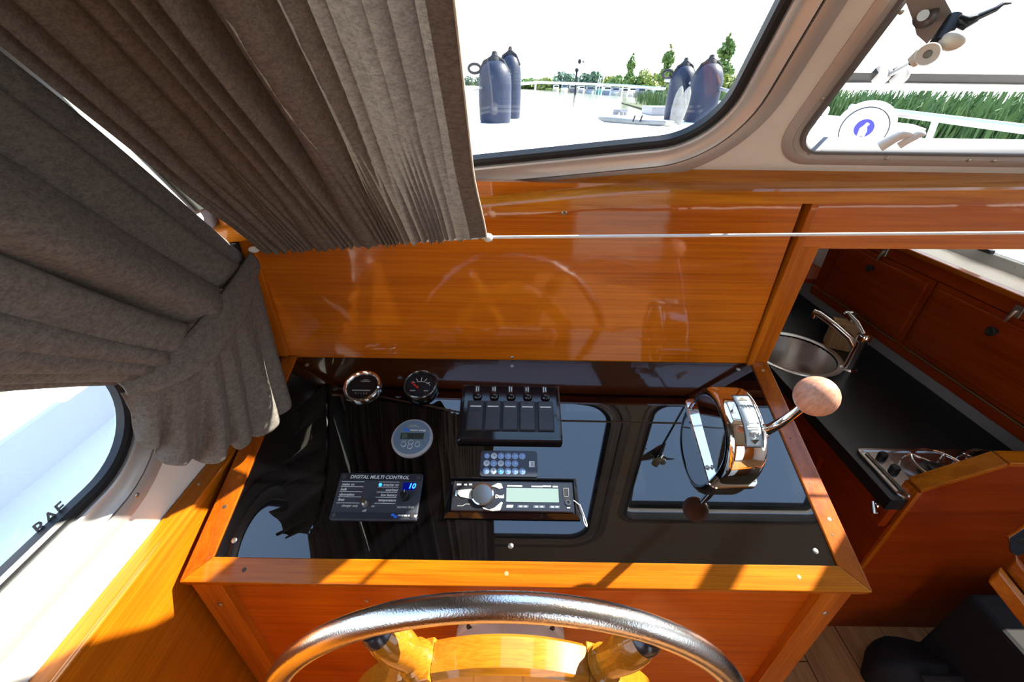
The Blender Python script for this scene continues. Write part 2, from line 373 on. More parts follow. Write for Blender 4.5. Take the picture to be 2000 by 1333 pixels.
# ---- front bulkhead below the windscreen
wf = struct(bx('wall_front', (-0.43, 0.002, -0.02), (0.393, 0.020, 0.30), M_BULK))
bx('batten', (-0.452, -0.007, 0.006), (-0.413, 0.002, 0.29), M_TRIMZ, wf, 0.0015)
MB().prism([(0.393, -0.004, -0.01), (0.404, -0.004, -0.01), (0.415, -0.004, 0.30), (0.404, -0.004, 0.30)], (0, 0.02, 0)).build('cover_strip', M_TRIMZ, wf, bevel=0.001)
struct(MB().prism([(0.405, 0.0, FL), (0.430, 0.0, FL), (0.430, 0.0, -0.002), (0.441, 0.0, 0.213), (0.413, 0.0, 0.213), (0.404, 0.0, -0.002)], (0, 0.035, 0)).build('trim_3', M_TRIMZ, None, bevel=0.001))
MB().prism([(0.4125, 0.001, 0.2095), (1.95, 0.001, 0.222), (1.95, 0.001, 0.31), (0.416, 0.001, 0.30)], (0, 0.022, 0)).build('lintel', M_BULK, wf, bevel=0.001)
screw(wf, (-0.0205, 0.0015, 0.0055), (0, -1, 0), 0.0028)
# ---- varnished sill cap above the bulkhead, bowed with the deck
CAPX = [-0.46, -0.30, -0.068, 0.045, 0.155, 0.30, 0.48, 0.70, 1.0, 1.4, 1.95]
CAPB = [0.212, 0.231, 0.253, 0.265, 0.2755, 0.279, 0.282, 0.287, 0.289, 0.288, 0.284]
def capz(x):
    for a, b_, za, zb in zip(CAPX[:-1], CAPX[1:], CAPB[:-1], CAPB[1:]):
        if x <= b_: return lerp(za, zb, (x - a) / (b_ - a))
    return CAPB[-1]
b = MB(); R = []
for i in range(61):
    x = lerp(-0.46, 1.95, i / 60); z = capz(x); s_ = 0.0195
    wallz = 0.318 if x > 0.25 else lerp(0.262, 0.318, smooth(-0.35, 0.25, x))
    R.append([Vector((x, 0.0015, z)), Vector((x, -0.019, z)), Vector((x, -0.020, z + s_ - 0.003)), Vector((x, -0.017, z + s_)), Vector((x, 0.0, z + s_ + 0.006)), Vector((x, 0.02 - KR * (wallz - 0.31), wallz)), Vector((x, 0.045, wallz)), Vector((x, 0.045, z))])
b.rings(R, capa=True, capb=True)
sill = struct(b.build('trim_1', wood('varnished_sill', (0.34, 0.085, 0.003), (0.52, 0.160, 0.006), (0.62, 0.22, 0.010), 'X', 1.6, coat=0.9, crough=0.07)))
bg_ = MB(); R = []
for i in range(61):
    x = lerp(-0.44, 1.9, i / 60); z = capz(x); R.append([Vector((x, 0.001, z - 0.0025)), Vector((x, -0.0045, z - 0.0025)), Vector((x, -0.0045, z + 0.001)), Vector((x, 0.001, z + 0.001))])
bg_.rings(R, capa=True, capb=True).build('sill_shadow_strip', mat('painted_sill_shadow', (0.06, 0.012, 0.002), 0.4), sill)  # dark strip painting the shadow line under the sill
screw(wf, aty(1102, 415, 0.0015), (0, -1, 0), 0.004)
# ---- raked windscreen wall with three openings
W1 = [(-0.385, 0.290, 0.06), (0.233, 0.3624, 0.075), (0.233, 0.86, 0.06), (-0.385, 0.86, 0.06)]
W2 = [(0.349, 0.350, 0.034), (0.985, 0.350, 0.034), (0.985, 0.76, 0.034), (0.349, 0.76, 0.034)]
W3 = [(1.10, 0.362, 0.075), (1.78, 0.30, 0.06), (1.78, 0.86, 0.06), (1.10, 0.86, 0.06)]
def tz(cs): return [(x, (z - 0.31) * RL, r) for x, z, r in cs]
def wsp(x, t, h): return Vector((x, 0.02, 0.31)) + E2 * t + WN * h
TW = (CE - 0.31) * RL
outer = [Vector((-0.46, -0.095)), Vector((1.87, -0.095)), Vector((1.87, TW)), Vector((-0.46, TW))]
holed(outer, [rpoly(tz(W1), 0.030, 10)[::-1], rpoly(tz(W2), 0.004, 8)[::-1], rpoly(tz(W3), 0.030, 10)[::-1]], wsp, 0.018, 'wall_windscreen', M_VIN, kind='structure')
def fixed_window(name, corners, fn, glass_h=-0.012, seg=12):
    o = empty(name, fn(sum(c[0] for c in corners) / 4, min(c[1] for c in corners), 0), kind='structure')
    MB().rings([[fn(p.x, p.y, glass_h) for p in rpoly(corners, 0.003, seg)], [fn(p.x, p.y, glass_h - 0.005) for p in rpoly(corners, 0.003, seg)]], capa=True, capb=True).build('pane', M_GLASS, o)
    profile_ring(corners, [(0.004, glass_h), (-0.001, glass_h + 0.001), (-0.0005, -0.002), (0.003, 0.001), (0.0095, 0.0005), (0.0105, -0.004)], fn, 'gasket', M_RUB, o, seg)
    profile_ring(corners, [(0.010, -0.004), (0.0105, 0.003), (0.0125, 0.0045), (0.018, 0.001), (0.026, 0.0005), (0.032, 0.004), (0.035, 0.0065), (0.0365, 0.004), (0.0365, -0.002)], fn, 'frame', M_ALU, o, seg)
    profile_ring(corners, [(0.0363, 0.0), (0.0363, 0.0016), (0.0395, 0.0016), (0.0395, 0.0)], fn, 'groove', M_GRV, o, seg)
    profile_ring(corners, [(0.039, -0.001), (0.0392, 0.0045), (0.041, 0.0052), (0.052, 0.0048), (0.060, 0.0038), (0.0615, 0.002), (0.0615, -0.001)], fn, 'flange', M_FLG, o, seg)
    return o
w1 = fixed_window('window_1', tz(W1), wsp)
w3 = fixed_window('window_3', tz(W3), wsp)
for x, y in ((980, 356), (1368, 300)):
    P = aty(x, y, 0.01); screw(w1, wsp(P.x, 0, 0) * 0 + P, WN, 0.003)
# window 2: opening light, its sash pushed out at the foot
w2 = empty('window_2', wsp(0.667, 0.05, 0), kind='structure')
C2 = tz(W2)
profile_ring(C2, [(0.010, -0.020), (0.0, -0.020), (0.0, 0.0045), (0.0015, 0.0065), (0.0055, 0.0065), (0.0075, 0.003), (0.0075, -0.001)], wsp, 'reveal', mat('grey_reveal', (0.17, 0.17, 0.175), 0.45, 0.3), w2, 10)
profile_ring(C2, [(0.0072, -0.001), (0.0075, 0.0022), (0.014, 0.0030), (0.0145, 0.0022), (0.015, 0.0030), (0.024, 0.0026), (0.0275, 0.001), (0.0275, -0.001)], wsp, 'flange', M_FLG, w2, 10)
for x, y in ((1758, 20), (1605, 190), (1580, 296), (1730, 306), (1890, 310), (1938, 311)):
    d = ray(x, y); t = (Vector((0, 0.02, 0.31)) - CAM).dot(WN) / d.dot(WN); screw(w2, CAM + d * t + WN * 0.003, WN, 0.0025)
HG = ws(0.667, 0.775, -0.045); FT = Vector((0.667, 0.125, 0.425))
e2 = (HG - FT).normalized(); e1 = Vector((1, 0, 0)); en = e1.cross(e2); sl_ = (HG - FT).length
def sashp(x, t, h): return Vector((x, FT.y, FT.z)) + e2 * t + en * h
SA = [(0.352, 0.0, 0.03), (0.982, 0.0, 0.03), (0.982, sl_, 0.03), (0.352, sl_, 0.03)]
sash = profile_ring(SA, [(0.0, -0.012), (0.0, 0.012), (-0.012, 0.012), (-0.012, -0.012)], sashp, 'sash', M_WHT, w2, 8, smooth=False, closed_prof=True)
profile_ring(SA, [(-0.012, -0.011), (-0.012, 0.010), (-0.026, 0.008), (-0.026, -0.009)], sashp, 'gasket', M_RUB, sash, 8, smooth=False, closed_prof=True)
SA2 = [(x + (0.024 if x < 0.6 else -0.024), y + (0.024 if y < 0.1 else -0.024), 0.012) for x, y, r in SA]
MB().rings([[sashp(p.x, p.y, h) for p in rpoly(SA2, 0, 6)] for h in (0.002, -0.003)], capa=True, capb=True).build('pane', M_GLASS, sash)
# ---- port side wall (X = -0.46) with its long window
def pw(y, z, h): return Vector((-0.46 + h, y, z))
# loop runs aft -> forward so that the normal points inboard
W4 = [(-1.45, 0.040, 0.07), (-0.243, 0.047, 0.075), (-0.265, 0.31, 0.12), (-0.80, 0.80, 0.07), (-1.45, 0.80, 0.07)]
W5 = [(-2.45, 0.05, 0.07), (-1.60, 0.05, 0.07), (-1.60, 0.80, 0.07), (-2.45, 0.80, 0.07)]
outer = [Vector((-2.6, FL)), Vector((0.10, FL)), Vector((0.10, 0.19)), Vector((-0.477, CE)), Vector((-2.6, CE))]
holed(outer, [rpoly(W4, 0.030, 10)[::-1]], pw, 0.03, 'wall_left', M_WHT, kind='structure')
w4 = fixed_window('window_4', W4, pw)
screw(w4, atx(267, 968, -0.4555), (1, 0, 0), 0.003)
# maker's mark etched on the port glass, reading towards the bow
mk = atx(98, 1013, -0.471); mk2 = atx(78, 1030, -0.471)
text('RAF', 0.0175, mat('etched_mark', (0.16, 0.175, 0.185), 0.7), w4, align='CENTER', name='glass_mark', bold=0.0003,
     mtx=world(w4).inverted() @ Matrix.Translation(mk) @ Matrix(((0, 0, 1, 0), (-1, 0, 0, 0), (0, -1, 0, 0), (0, 0, 0, 1))) @ Matrix.Rotation(pi, 4, 'Z'))
# lower wooden lining with cap
lin = struct(MB().prism([(-0.440, -2.58, FL), (-0.440, -0.002, FL), (-0.440, -0.002, -0.058), (-0.440, -2.58, -0.058)], (-0.018, 0, 0)).build('wall_left_lining', M_SIDE))
MB().prism([(-0.4585, -2.58, -0.055), (-0.4365, -2.58, -0.059), (-0.4365, -2.58, -0.066), (-0.4585, -2.58, -0.066)], (0, 2.578, 0)).build('cap_rail', M_SIDE, lin, bevel=0.001)
screw(lin, (-0.448, -0.232, -0.0562), (0.1, 0, 1), 0.0022)
# dark strip added over the sunlit wall, painting shade where windscreen meets side wall
struct(MB().prism([(-0.4595, 0.02 + KR * 0.045 - 0.002, 0.265), (-0.4595, 0.02 + KR * 0.045 - 0.085, 0.265), (-0.4595, 0.02 - KR * (CE - 0.312) - 0.085, CE - 0.002), (-0.4595, 0.02 - KR * (CE - 0.312) - 0.002, CE - 0.002)], (0.006, 0, 0)).build('corner_shade_strip', mat('green_grey_corner_shade', (0.055, 0.062, 0.055), 0.5)))
# ---- starboard side wall, aft wall
def sw(y, z, h): return Vector((1.86 - h, y, z))
W6 = [(-1.75, 0.05, 0.07), (-0.45, 0.05, 0.07), (-0.62, 0.80, 0.07), (-1.75, 0.80, 0.07)]
holed([Vector((-2.6, FL)), Vector((0.10, FL)), Vector((0.10, 0.19)), Vector((-0.477, CE)), Vector((-2.6, CE))], [rpoly(W6, 0.030, 8)[::-1]], sw, 0.03, 'wall_right', M_WHT, kind='structure')
fixed_window('window_6', W6, sw)
def aw(x, z, h): return Vector((x, -2.6 + h, z))
WA = [(-0.3, 0.1, 0.05), (0.25, 0.1, 0.05), (0.25, 0.8, 0.05), (-0.3, 0.8, 0.05)]
DA = [(0.45, FL + 0.02, 0.01), (1.15, FL + 0.02, 0.01), (1.15, 0.85, 0.02), (0.45, 0.85, 0.02)]
holed([Vector((-0.49, FL)), Vector((1.89, FL)), Vector((1.89, CE)), Vector((-0.49, CE))], [rpoly(DA, 0, 4)[::-1]], aw, 0.03, 'wall_aft', M_SIDE, kind='structure')
# ---- galley shell forward of the bulkhead
struct(bx('wall_galley_right', (1.205, -0.045, FL), (1.23, 2.2, 0.02), M_WHT))
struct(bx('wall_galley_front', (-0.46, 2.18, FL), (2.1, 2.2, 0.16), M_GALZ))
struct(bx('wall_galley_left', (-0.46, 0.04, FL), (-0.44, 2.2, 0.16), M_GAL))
g7 = empty('window_7', (1.2, 0.5, 0.036), kind='structure')
bx('frame', (1.198, -0.06, 0.020), (1.222, 2.18, 0.062), mat('grey_window_bar', (0.40, 0.40, 0.37), 0.5), g7, 0.002)
bx('pane', (1.208, -0.06, 0.062), (1.212, 2.18, 0.160), M_GLASS, g7)
for y in (0.505, 0.36): screw(g7, (1.1975, y, 0.05), (-1, 0, 0), 0.003)
bx('catch', (1.185, 0.42, 0.062), (1.20, 0.47, 0.072), M_BLK, g7, 0.002)

# ---- partition at the end of the galley, with capping strips
pt = struct(MB().prism([(0.803, -0.049, FL), (1.855, -0.049, FL), (1.855, -0.049, -0.197), (0.925, -0.049, -0.197), (0.803, -0.049, -0.272)], (0, 0.022, 0)).build('wall_partition', M_GALZ))
def strip(a, b_, w=0.010, y0=-0.051, y1=-0.018, m=M_GALZ, name='cap_strip', par=None):
    a = Vector((a[0], y0, a[1])); b_ = Vector((b_[0], y0, b_[1])); d = (b_ - a).normalized(); n = Vector((-d.z, 0, d.x)) * w
    return MB().prism([a, b_, b_ + n, a + n], (0, y1 - y0, 0)).build(name, m, par, bevel=0.0012)
strip((0.803, FL), (0.803, -0.272), 0.010, par=pt, m=M_TRIMZ)
strip((0.800, -0.272), (0.925, -0.195), 0.010, par=pt, m=M_TRIM)
strip((0.925, -0.195), (1.855, -0.195), 0.010, par=pt, m=M_TRIM)

# ================================================================== HELM CONSOLE
HC = empty('helm_console', (0, -0.17, FL), 'varnished wooden helm console with black instrument plate', 'console')
L = 0.3518; PW = 0.401
plate = MB()
plate.add([D(-PW, 0.0, -0.004), D(PW, 0.0, -0.004), D(PW, 0.3225, -0.004), D(-PW, 0.3225, -0.004), D(-PW, 0, 0), D(PW, 0, 0), D(PW, 0.3225, 0), D(-PW, 0.3225, 0)],
          [(0, 1, 2, 3), (7, 6, 5, 4), (0, 4, 5, 1), (1, 5, 6, 2), (2, 6, 7, 3), (3, 7, 4, 0)])
plate = plate.build('instrument_plate', M_ACR, HC, label='glossy black acrylic plate')
for u, v in ((-0.379, 0.016), (-0.021, 0.0125), (0.375, 0.013), (-0.384, 0.302), (-0.019, 0.304), (0.381, 0.305)):
    screw(plate, D(u, v, 0.0), DN, 0.0036)
def dprism(name, pts, h0, h1, m, par, bev=0.0012):
    return MB().prism([D(u, v, h0) for u, v in pts], DN * (h1 - h0)).build(name, m, par, bevel=bev)
tl = dprism('edge_trim', [(-0.43, -0.001), (-PW, -0.001), (-PW, 0.3225), (-0.43, L)], -0.014, 0.003, M_TRIMY, HC)
tr_ = dprism('edge_trim', [(PW, -0.001), (0.43, -0.001), (0.43, L), (PW, 0.3225)], -0.014, 0.003, M_TRIMY, HC)
tf = dprism('edge_trim', [(-PW, 0.3225), (PW, 0.3225), (0.43, L), (-0.43, L)], -0.014, 0.003, M_TRIM, HC)
for u, v, o in ((-0.414, 0.26, tl), (0.416, 0.017, tr_), (0.416, 0.265, tr_), (-0.355, 0.337, tf), (-0.024, 0.337, tf), (0.345, 0.336, tf)):
    MB().lathe([(0.0028, 0), (0.0026, 0.0003)], D(u, v, 0.003), DN, 10).build('plug', M_SCRD if u < -0.3 else mat('wood_plug', (0.40, 0.24, 0.12), 0.5), o)
for v in (0.12, 0.145, 0.215, 0.285): MB().lathe([(0.0015, 0), (0.0014, 0.0003)], D(0.411, v, 0.003), DN, 8).build('nail_hole', M_SCRD, tr_)
zf = D(0, L, -0.016).z
bx('front_panel', (-0.388, -0.316, FL), (0.378, -0.300, zf + 0.02), M_FRONT, HC)
for x0, x1 in ((-0.424, -0.386), (0.376, 0.414)):
    pz = bx('corner_post', (x0, -0.327, FL), (x1, -0.298, zf + 0.004), M_TRIMZ, HC, 0.001)
    screw(pz, ((x0 + x1) / 2 + 0.002, -0.3272, -0.176), (0, -1, 0), 0.0036)
for x0, x1 in ((-0.424, -0.412), (0.402, 0.414)):
    MB().prism([(x0, -0.298, FL), (x0, -0.002, FL), (x0, -0.002, -0.018), (x0, -0.298, D(0, 0.314, -0.016).z)], (x1 - x0, 0, 0)).build('side_panel', M_FRONT, HC)
screw(HC, aty(716, 1175, -0.3162), (0, -1, 0), 0.003)

# ---- round instruments
def bars(parent, rows, m=M_TXTG, z=0.0012, name='print_row'):    # illegible small print: (x, y, width, height)
    for x, y, w, h in rows: MB().box((x - w / 2, y - h / 2, z - 0.0002), (x + w / 2, y + h / 2, z)).build(name, m, parent, local=True)
g = droot('hour_meter', -0.2705, 0.0615, 'round chrome-rimmed hour meter with a black face', 'gauge')
MB().lathe([(0.0315, 0), (0.0318, 0.003), (0.0300, 0.0075), (0.0270, 0.0085), (0.0250, 0.0065), (0.0240, 0.0035)], seg=40, cap=False).build('bezel', M_CHR, g, local=True, smooth=True)
fc = MB().lathe([(0.0252, 0.001), (0.0252, 0.0035)], seg=40).build('dial', mat('black_dial', (0.010, 0.010, 0.012), 0.35), g, local=True)
bars(fc, [(0.003, 0.0135, 0.009, 0.0016), (0.003, 0.0105, 0.016, 0.0018), (0, -0.0075, 0.030, 0.0022)], z=0.0037)
for i, ch in enumerate('01138'):
    text(ch, 0.0052, M_TXTG if i < 4 else mat('orange_digit', (0.55, 0.28, 0.05), 0.5), fc, (-0.008 + i * 0.0045, -0.0135, 0.0036), align='CENTER', name='digit')
g = droot('needle_gauge', -0.1725, 0.0595, 'small round black gauge with a red needle', 'gauge')
MB().lathe([(0.0275, 0), (0.0285, 0.002), (0.0285, 0.010), (0.0275, 0.0125), (0.0255, 0.0135), (0.0240, 0.0120), (0.0235, 0.008)], seg=40, cap=False).build('bezel', mat('dark_chrome', (0.10, 0.105, 0.11), 0.12, 0.9), g, local=True, smooth=True)
fc = MB().lathe([(0.0240, 0.001), (0.0240, 0.008)], seg=40).build('dial', MATS['black_dial'], g, local=True)
for a, l in ((150, 0.005), (122, 0.005), (90, 0.008), (58, 0.005), (25, 0.006)):
    c_, s_ = cos(radians(a)), sin(radians(a)); p0 = Vector((c_ * 0.0165, s_ * 0.0165 - 0.002, 0.0083)); p1 = Vector((c_ * (0.0165 - l), s_ * (0.0165 - l) - 0.002, 0.0083))
    MB().tube([p0, p1], 0.00055, 6).build('tick', M_TXT, fc, local=True)
MB().tube([Vector((0.0165 * cos(radians(a)), 0.011 * sin(radians(a)) - 0.0045, 0.0083)) for a in range(15, 116, 10)], 0.0006, 6).build('scale_arc', M_TXTG, fc, local=True)
MB().tube([(-0.003, -0.0065, 0.0092), (-0.0165, 0.0045, 0.0092)], [0.0014, 0.0008], 8).build('needle', mat('red_needle', (0.75, 0.03, 0.015), 0.4, emit=(0.8, 0.04, 0.02), es=0.0), fc, local=True)
bars(fc, [(-0.0115, -0.0115, 0.009, 0.002), (0.0105, -0.0115, 0.007, 0.002)], z=0.0084)
MB().lathe([(0.0070, 0.008), (0.0066, 0.0095)], (0.0, -0.016, 0), seg=20).build('hub_cover', M_BLK, fc, local=True)
g = droot('battery_monitor', -0.1725, 0.153, 'round grey battery monitor with a small screen and four buttons', 'battery monitor')
MB().lathe([(0.0315, 0), (0.0315, 0.004), (0.0300, 0.0058), (0.0282, 0.0060)], seg=44, cap=False).build('bezel', mat('grey_plastic', (0.33, 0.35, 0.38), 0.3, coat=0.3), g, local=True, smooth=True)
fc = MB().lathe([(0.0284, 0.001), (0.0284, 0.0058)], seg=44).build('face', mat('blue_grey_face', (0.13, 0.19, 0.26), 0.4), g, local=True)
scn = MB().box((-0.0175, -0.0035, 0.0055), (0.0180, 0.0065, 0.0062)).build('screen', mat('dark_lcd', (0.035, 0.05, 0.045), 0.15), g, local=True)
for i, ch in enumerate('1009'): text(ch, 0.0085, M_SCRD, scn, (-0.001 + i * 0.0052, 0.0015, 0.0063), align='CENTER', name='digit')
bars(scn, [(-0.011, 0.0015, 0.008, 0.0075)], mat('lcd_patch', (0.07, 0.10, 0.075), 0.3), z=0.00632, name='lcd_field')
text('victron energy', 0.0042, M_TXT, g, (-0.0045, 0.0115, 0.006), name='lettering', bold=0.0001)
bars(g, [(0.0, 0.0195, 0.010, 0.0009), (0.0, 0.0175, 0.018, 0.0009)], M_TXTG, z=0.0061)
def wave_logo(par, x, y, s, z):
    MB().prism([(x - s, y + 0.35 * s, z), (x - 0.3 * s, y + 0.7 * s, z), (x + 0.15 * s, y + 0.25 * s, z), (x + 0.9 * s, y + 0.1 * s, z), (x + 1.0 * s, y - 0.35 * s, z), (x + 0.3 * s, y - 0.75 * s, z), (x - 0.1 * s, y - 0.2 * s, z), (x - 0.8 * s, y - 0.05 * s, z)], (0, 0, 0.0002)).build('logo', M_BLU if s > 0.0041 else MATS['blue_print'], par, local=True)
MATS['blue_print'] = M_BLU
wave_logo(g, -0.0105, 0.0115, 0.0048, 0.006)
for x, y in ((-0.0105, -0.0125), (0.0, -0.0090), (-0.0003, -0.0160), (0.0105, -0.0125)):
    bt = MB().lathe([(0.0034, 0.0055), (0.0034, 0.0066), (0.0030, 0.007)], (x, y, 0), seg=20).build('button', MATS['blue_grey_face'], g, local=True)
    MB().lathe([(0.0038, 0.0058), (0.0038, 0.0067), (0.0029, 0.0067), (0.0029, 0.0058)], (x, y, 0), seg=20, cap=False).build('ring', M_TXT, bt, local=True)
bars(g, [(-0.0105, -0.0072, 0.007, 0.0012), (0.0105, -0.0072, 0.007, 0.0012)], M_TXTG, z=0.0061)

# ---- rocker switch panel
g = droot('switch_panel', -0.0225, 0.108, 'black panel of five rocker switches with fuse caps above', 'switch panel')
hw, hh = 0.081, 0.0525
R = [[Vector((p.x, p.y, z)) for p in rpoly(rbox(0, 0, 2 * (hw + o), 2 * (hh + o), 0.003), 0, 3)] for o, z in ((0.0, 0.0), (-0.0005, 0.0085), (-0.003, 0.0105), (-0.007, 0.0110))]
MB().rings(R, capa=True, capb=True).build('panel_body', M_BLKG, g, local=True)
bx_ = lambda n, a, b_, m, p, bev=0.0: MB().box(a, b_).build(n, m, p, local=True, bevel=bev)
bx_('recess', (-0.0685, -0.0365, 0.0108), (0.0685, 0.0165, 0.0114), M_RUB, g)
for i in range(5):
    x = -0.0545 + i * 0.02725 + (0.0015 if i == 4 else 0)
    # rocker pressed at the lower end: upper half proud
    rk = MB().prism([(x - 0.0118, -0.0355, 0.0112), (x - 0.0118, 0.0155, 0.0112), (x - 0.0118, 0.0150, 0.0170), (x - 0.0118, -0.004, 0.0142), (x - 0.0118, -0.0350, 0.0150)], (0.0236, 0, 0)).build('rocker', M_ROCK, g, local=True, bevel=0.0012)
    bx_('marker', (x - 0.0085, 0.0038, 0.0150), (x + 0.0085, 0.0058, 0.0159), M_TXT, rk)
    MB().ball((x + 0.001, 0.0255, 0.0125), 0.0078, 18, 12, (1, 1, 0.85)).build('fuse_cap', M_BLKG, g, local=True, smooth=True)
    tg = bx_('label_tag', (x - 0.0042, 0.0335, 0.0108), (x + 0.0042, 0.0465, 0.0114), M_RUB, g)
    bars(tg, [(x - 0.0016, 0.040, 0.0016, 0.0100 if i % 2 == 0 else 0.007), (x + 0.0018, 0.040, 0.0016, 0.0085)], M_TXT, z=0.0117, name='print_mark')

# ---- inverter control panel
g = droot('inverter_control_panel', -0.2065, 0.2425, 'dark grey inverter control panel with a lit blue display', 'control panel')
MG = mat('panel_grey', (0.045, 0.052, 0.066), 0.38)
slab(rbox(0, 0, 0.118, 0.0645, 0.002), 0.0, 0.0045, 'panel_body', MG, g, 0.0006, 3)
bx_('header_band', (-0.0585, 0.0215, 0.0044), (0.0585, 0.0315, 0.0047), mat('panel_band', (0.022, 0.026, 0.036), 0.4), g)
bx_('footer_band', (-0.0585, -0.0315, 0.0044), (0.0585, -0.0225, 0.0047), MATS['panel_band'], g)
for x, y in ((-0.0525, 0.0265), (0.0535, 0.0265), (-0.0530, -0.0265), (0.0530, -0.0265)):
    MB().lathe([(0.0032, 0.0045), (0.0030, 0.0055), (0.0012, 0.0057)], (x, y, 0), seg=14).build('screw', mat('dark_screw', (0.12, 0.11, 0.11), 0.4, 0.8), g, local=True, smooth=True)
text('DIGITAL MULTI CONTROL', 0.0072, M_TXT, g, (-0.0445, 0.0262, 0.0048), shear=0.22, xs=0.98, bold=0.0001, name='title')
for i, s_ in enumerate(('mains on', 'bulk', 'absorption', 'float')):
    y = 0.0155 - i * 0.0072
    text(s_, 0.0048, M_TXT, g, (-0.0535, y, 0.0046), shear=0.2, bold=0.0001); bars(g, [(-0.0385, y + 0.0040, 0.032, 0.0007)], M_TXT, 0.0047, 'rule')
    bx_('indicator', (-0.026, y - 0.0012, 0.0044), (-0.0235, y + 0.0012, 0.0050), mat('unlit_led', (0.09, 0.04, 0.04), 0.3), g)
for i, s_ in enumerate(('inverter on', 'overload', 'low battery', 'temperature')):
    y = 0.0155 - i * 0.0072
    text(s_, 0.0048, M_TXT, g, (0.0270, y, 0.0046), align='RIGHT', shear=0.2, bold=0.0001); bars(g, [(0.0125, y + 0.0040, 0.029, 0.0007)], M_TXT, 0.0047, 'rule')
    if i: bx_('indicator', (-0.0010, y - 0.0012, 0.0044), (0.0022, y + 0.0012, 0.0050), mat('unlit_led', (0.09, 0.04, 0.04), 0.3), g)
bars(g, [(-0.0385, -0.0104, 0.032, 0.0007), (0.0125, -0.0104, 0.029, 0.0007)], M_TXT, 0.0047, 'rule')
MB().lathe([(0.0024, 0.0044), (0.0022, 0.0056), (0.0010, 0.0060)], (0.001, 0.0155, 0), seg=14).build('lit_indicator', mat('blue_led', (0.02, 0.2, 0.9), 0.3, emit=(0.05, 0.40, 1.0), es=1.8), g, local=True, smooth=True, label='glowing blue light')
text('charger only', 0.0045, M_TXT, g, (-0.0465, -0.0142, 0.0046), shear=0.2); text('on', 0.0045, M_TXT, g, (-0.0055, -0.0142, 0.0046), shear=0.2); text('off', 0.0048, M_TXT, g, (-0.0165, -0.0205, 0.0046), shear=0.2)
tog = MB().lathe([(0.0050, 0.0044), (0.0050, 0.0062), (0.0036, 0.0062), (0.0034, 0.0100), (0.0022, 0.0110)], (-0.0145, -0.0115, 0), seg=16).build('toggle_switch', M_SCR, g, local=True, smooth=True)
MB().tube([(-0.0145, -0.0115, 0.010), (-0.0145, -0.0090, 0.0185)], [0.0016, 0.0022], 10).build('toggle_lever', mat('brass', (0.45, 0.36, 0.20), 0.3, 1.0), tog, local=True, smooth=True)
dsp = bx_('display', (0.0335, 0.0085, 0.0044), (0.0505, 0.0190, 0.0051), mat('blue_display', (0.0, 0.0, 0.06), 0.2, emit=(0.0, 0.004, 0.16), es=1.0), g)
text('10', 0.0105, mat('blue_digits', (0.05, 0.3, 1.0), 0.4, emit=(0.06, 0.38, 1.0), es=1.6), dsp, (0.0460, 0.0138, 0.0052), align='CENTER', shear=0.2, bold=0.0003, name='digits')
kn = MB().lathe([(0.0068, 0.0044), (0.0066, 0.0120), (0.0055, 0.0145), (0.0046, 0.0148)], (0.039, -0.001, 0), seg=20).build('knob', M_BLK, g, local=True, smooth=True)
bx_('pointer', (0.0386, 0.002, 0.0146), (0.0394, 0.0055, 0.0153), M_TXT, kn)
text('current limit', 0.0046, M_TXT, g, (0.0300, -0.0150, 0.0046), shear=0.2)
wave_logo(g, 0.0285, -0.0268, 0.0048, 0.0047)
text('victron energy', 0.0045, M_TXT, g, (0.0335, -0.0260, 0.0048), bold=0.0001)

# ---- card remote control
g = droot('remote_control', -0.0235, 0.193, 'flat black card remote with rows of round pale blue buttons', 'remote control')
slab(rbox(0, 0, 0.0845, 0.0405, 0.005), 0.0, 0.0050, 'case', mat('remote_case', (0.030, 0.036, 0.050), 0.32), g, 0.0008, 5)
MBA = mat('button_pale', (0.50, 0.58, 0.66), 0.45); MBB = mat('button_blue', (0.20, 0.36, 0.68), 0.45); MBC = mat('button_cyan', (0.08, 0.42, 0.68), 0.45); MBR = mat('button_ring', (0.45, 0.55, 0.72), 0.5)
for r_, row in enumerate(('BABBBB', 'ABABB ', 'BACBBB')):
    for c_, ch in enumerate(row):
        if ch == ' ': continue
        x = -0.0325 + c_ * 0.0105; y = 0.0115 - r_ * 0.0115; rr = 0.0043 if (r_ or c_) else 0.0036
        bt = MB().lathe([(rr, 0.0048), (rr, 0.0056), (rr * 0.8, 0.0062), (rr * 0.3, 0.0064)], (x, y, 0), seg=16).build('button', {'A': MBA, 'B': MBB, 'C': MBC}[ch], g, local=True, smooth=True)
        MB().lathe([(rr * 1.12, 0.0048), (rr * 1.12, 0.0054), (rr * 0.98, 0.0054)], (x, y, 0), seg=16, cap=False).build('ring', MBR, bt, local=True)
        bars(bt, [(x, y, 0.0006, 0.0035), (x + 0.0016, y, 0.0012, 0.0010)], M_TXT if ch != 'A' else M_ROCK, z=0.0066, name='symbol')
lg = bx_('badge', (0.0300, -0.0050, 0.0049), (0.0380, 0.0040, 0.0053), M_TXT, g)
bx_('badge_mark', (0.0330, -0.0040, 0.0052), (0.0365, 0.0025, 0.0055), M_TXTG, lg)

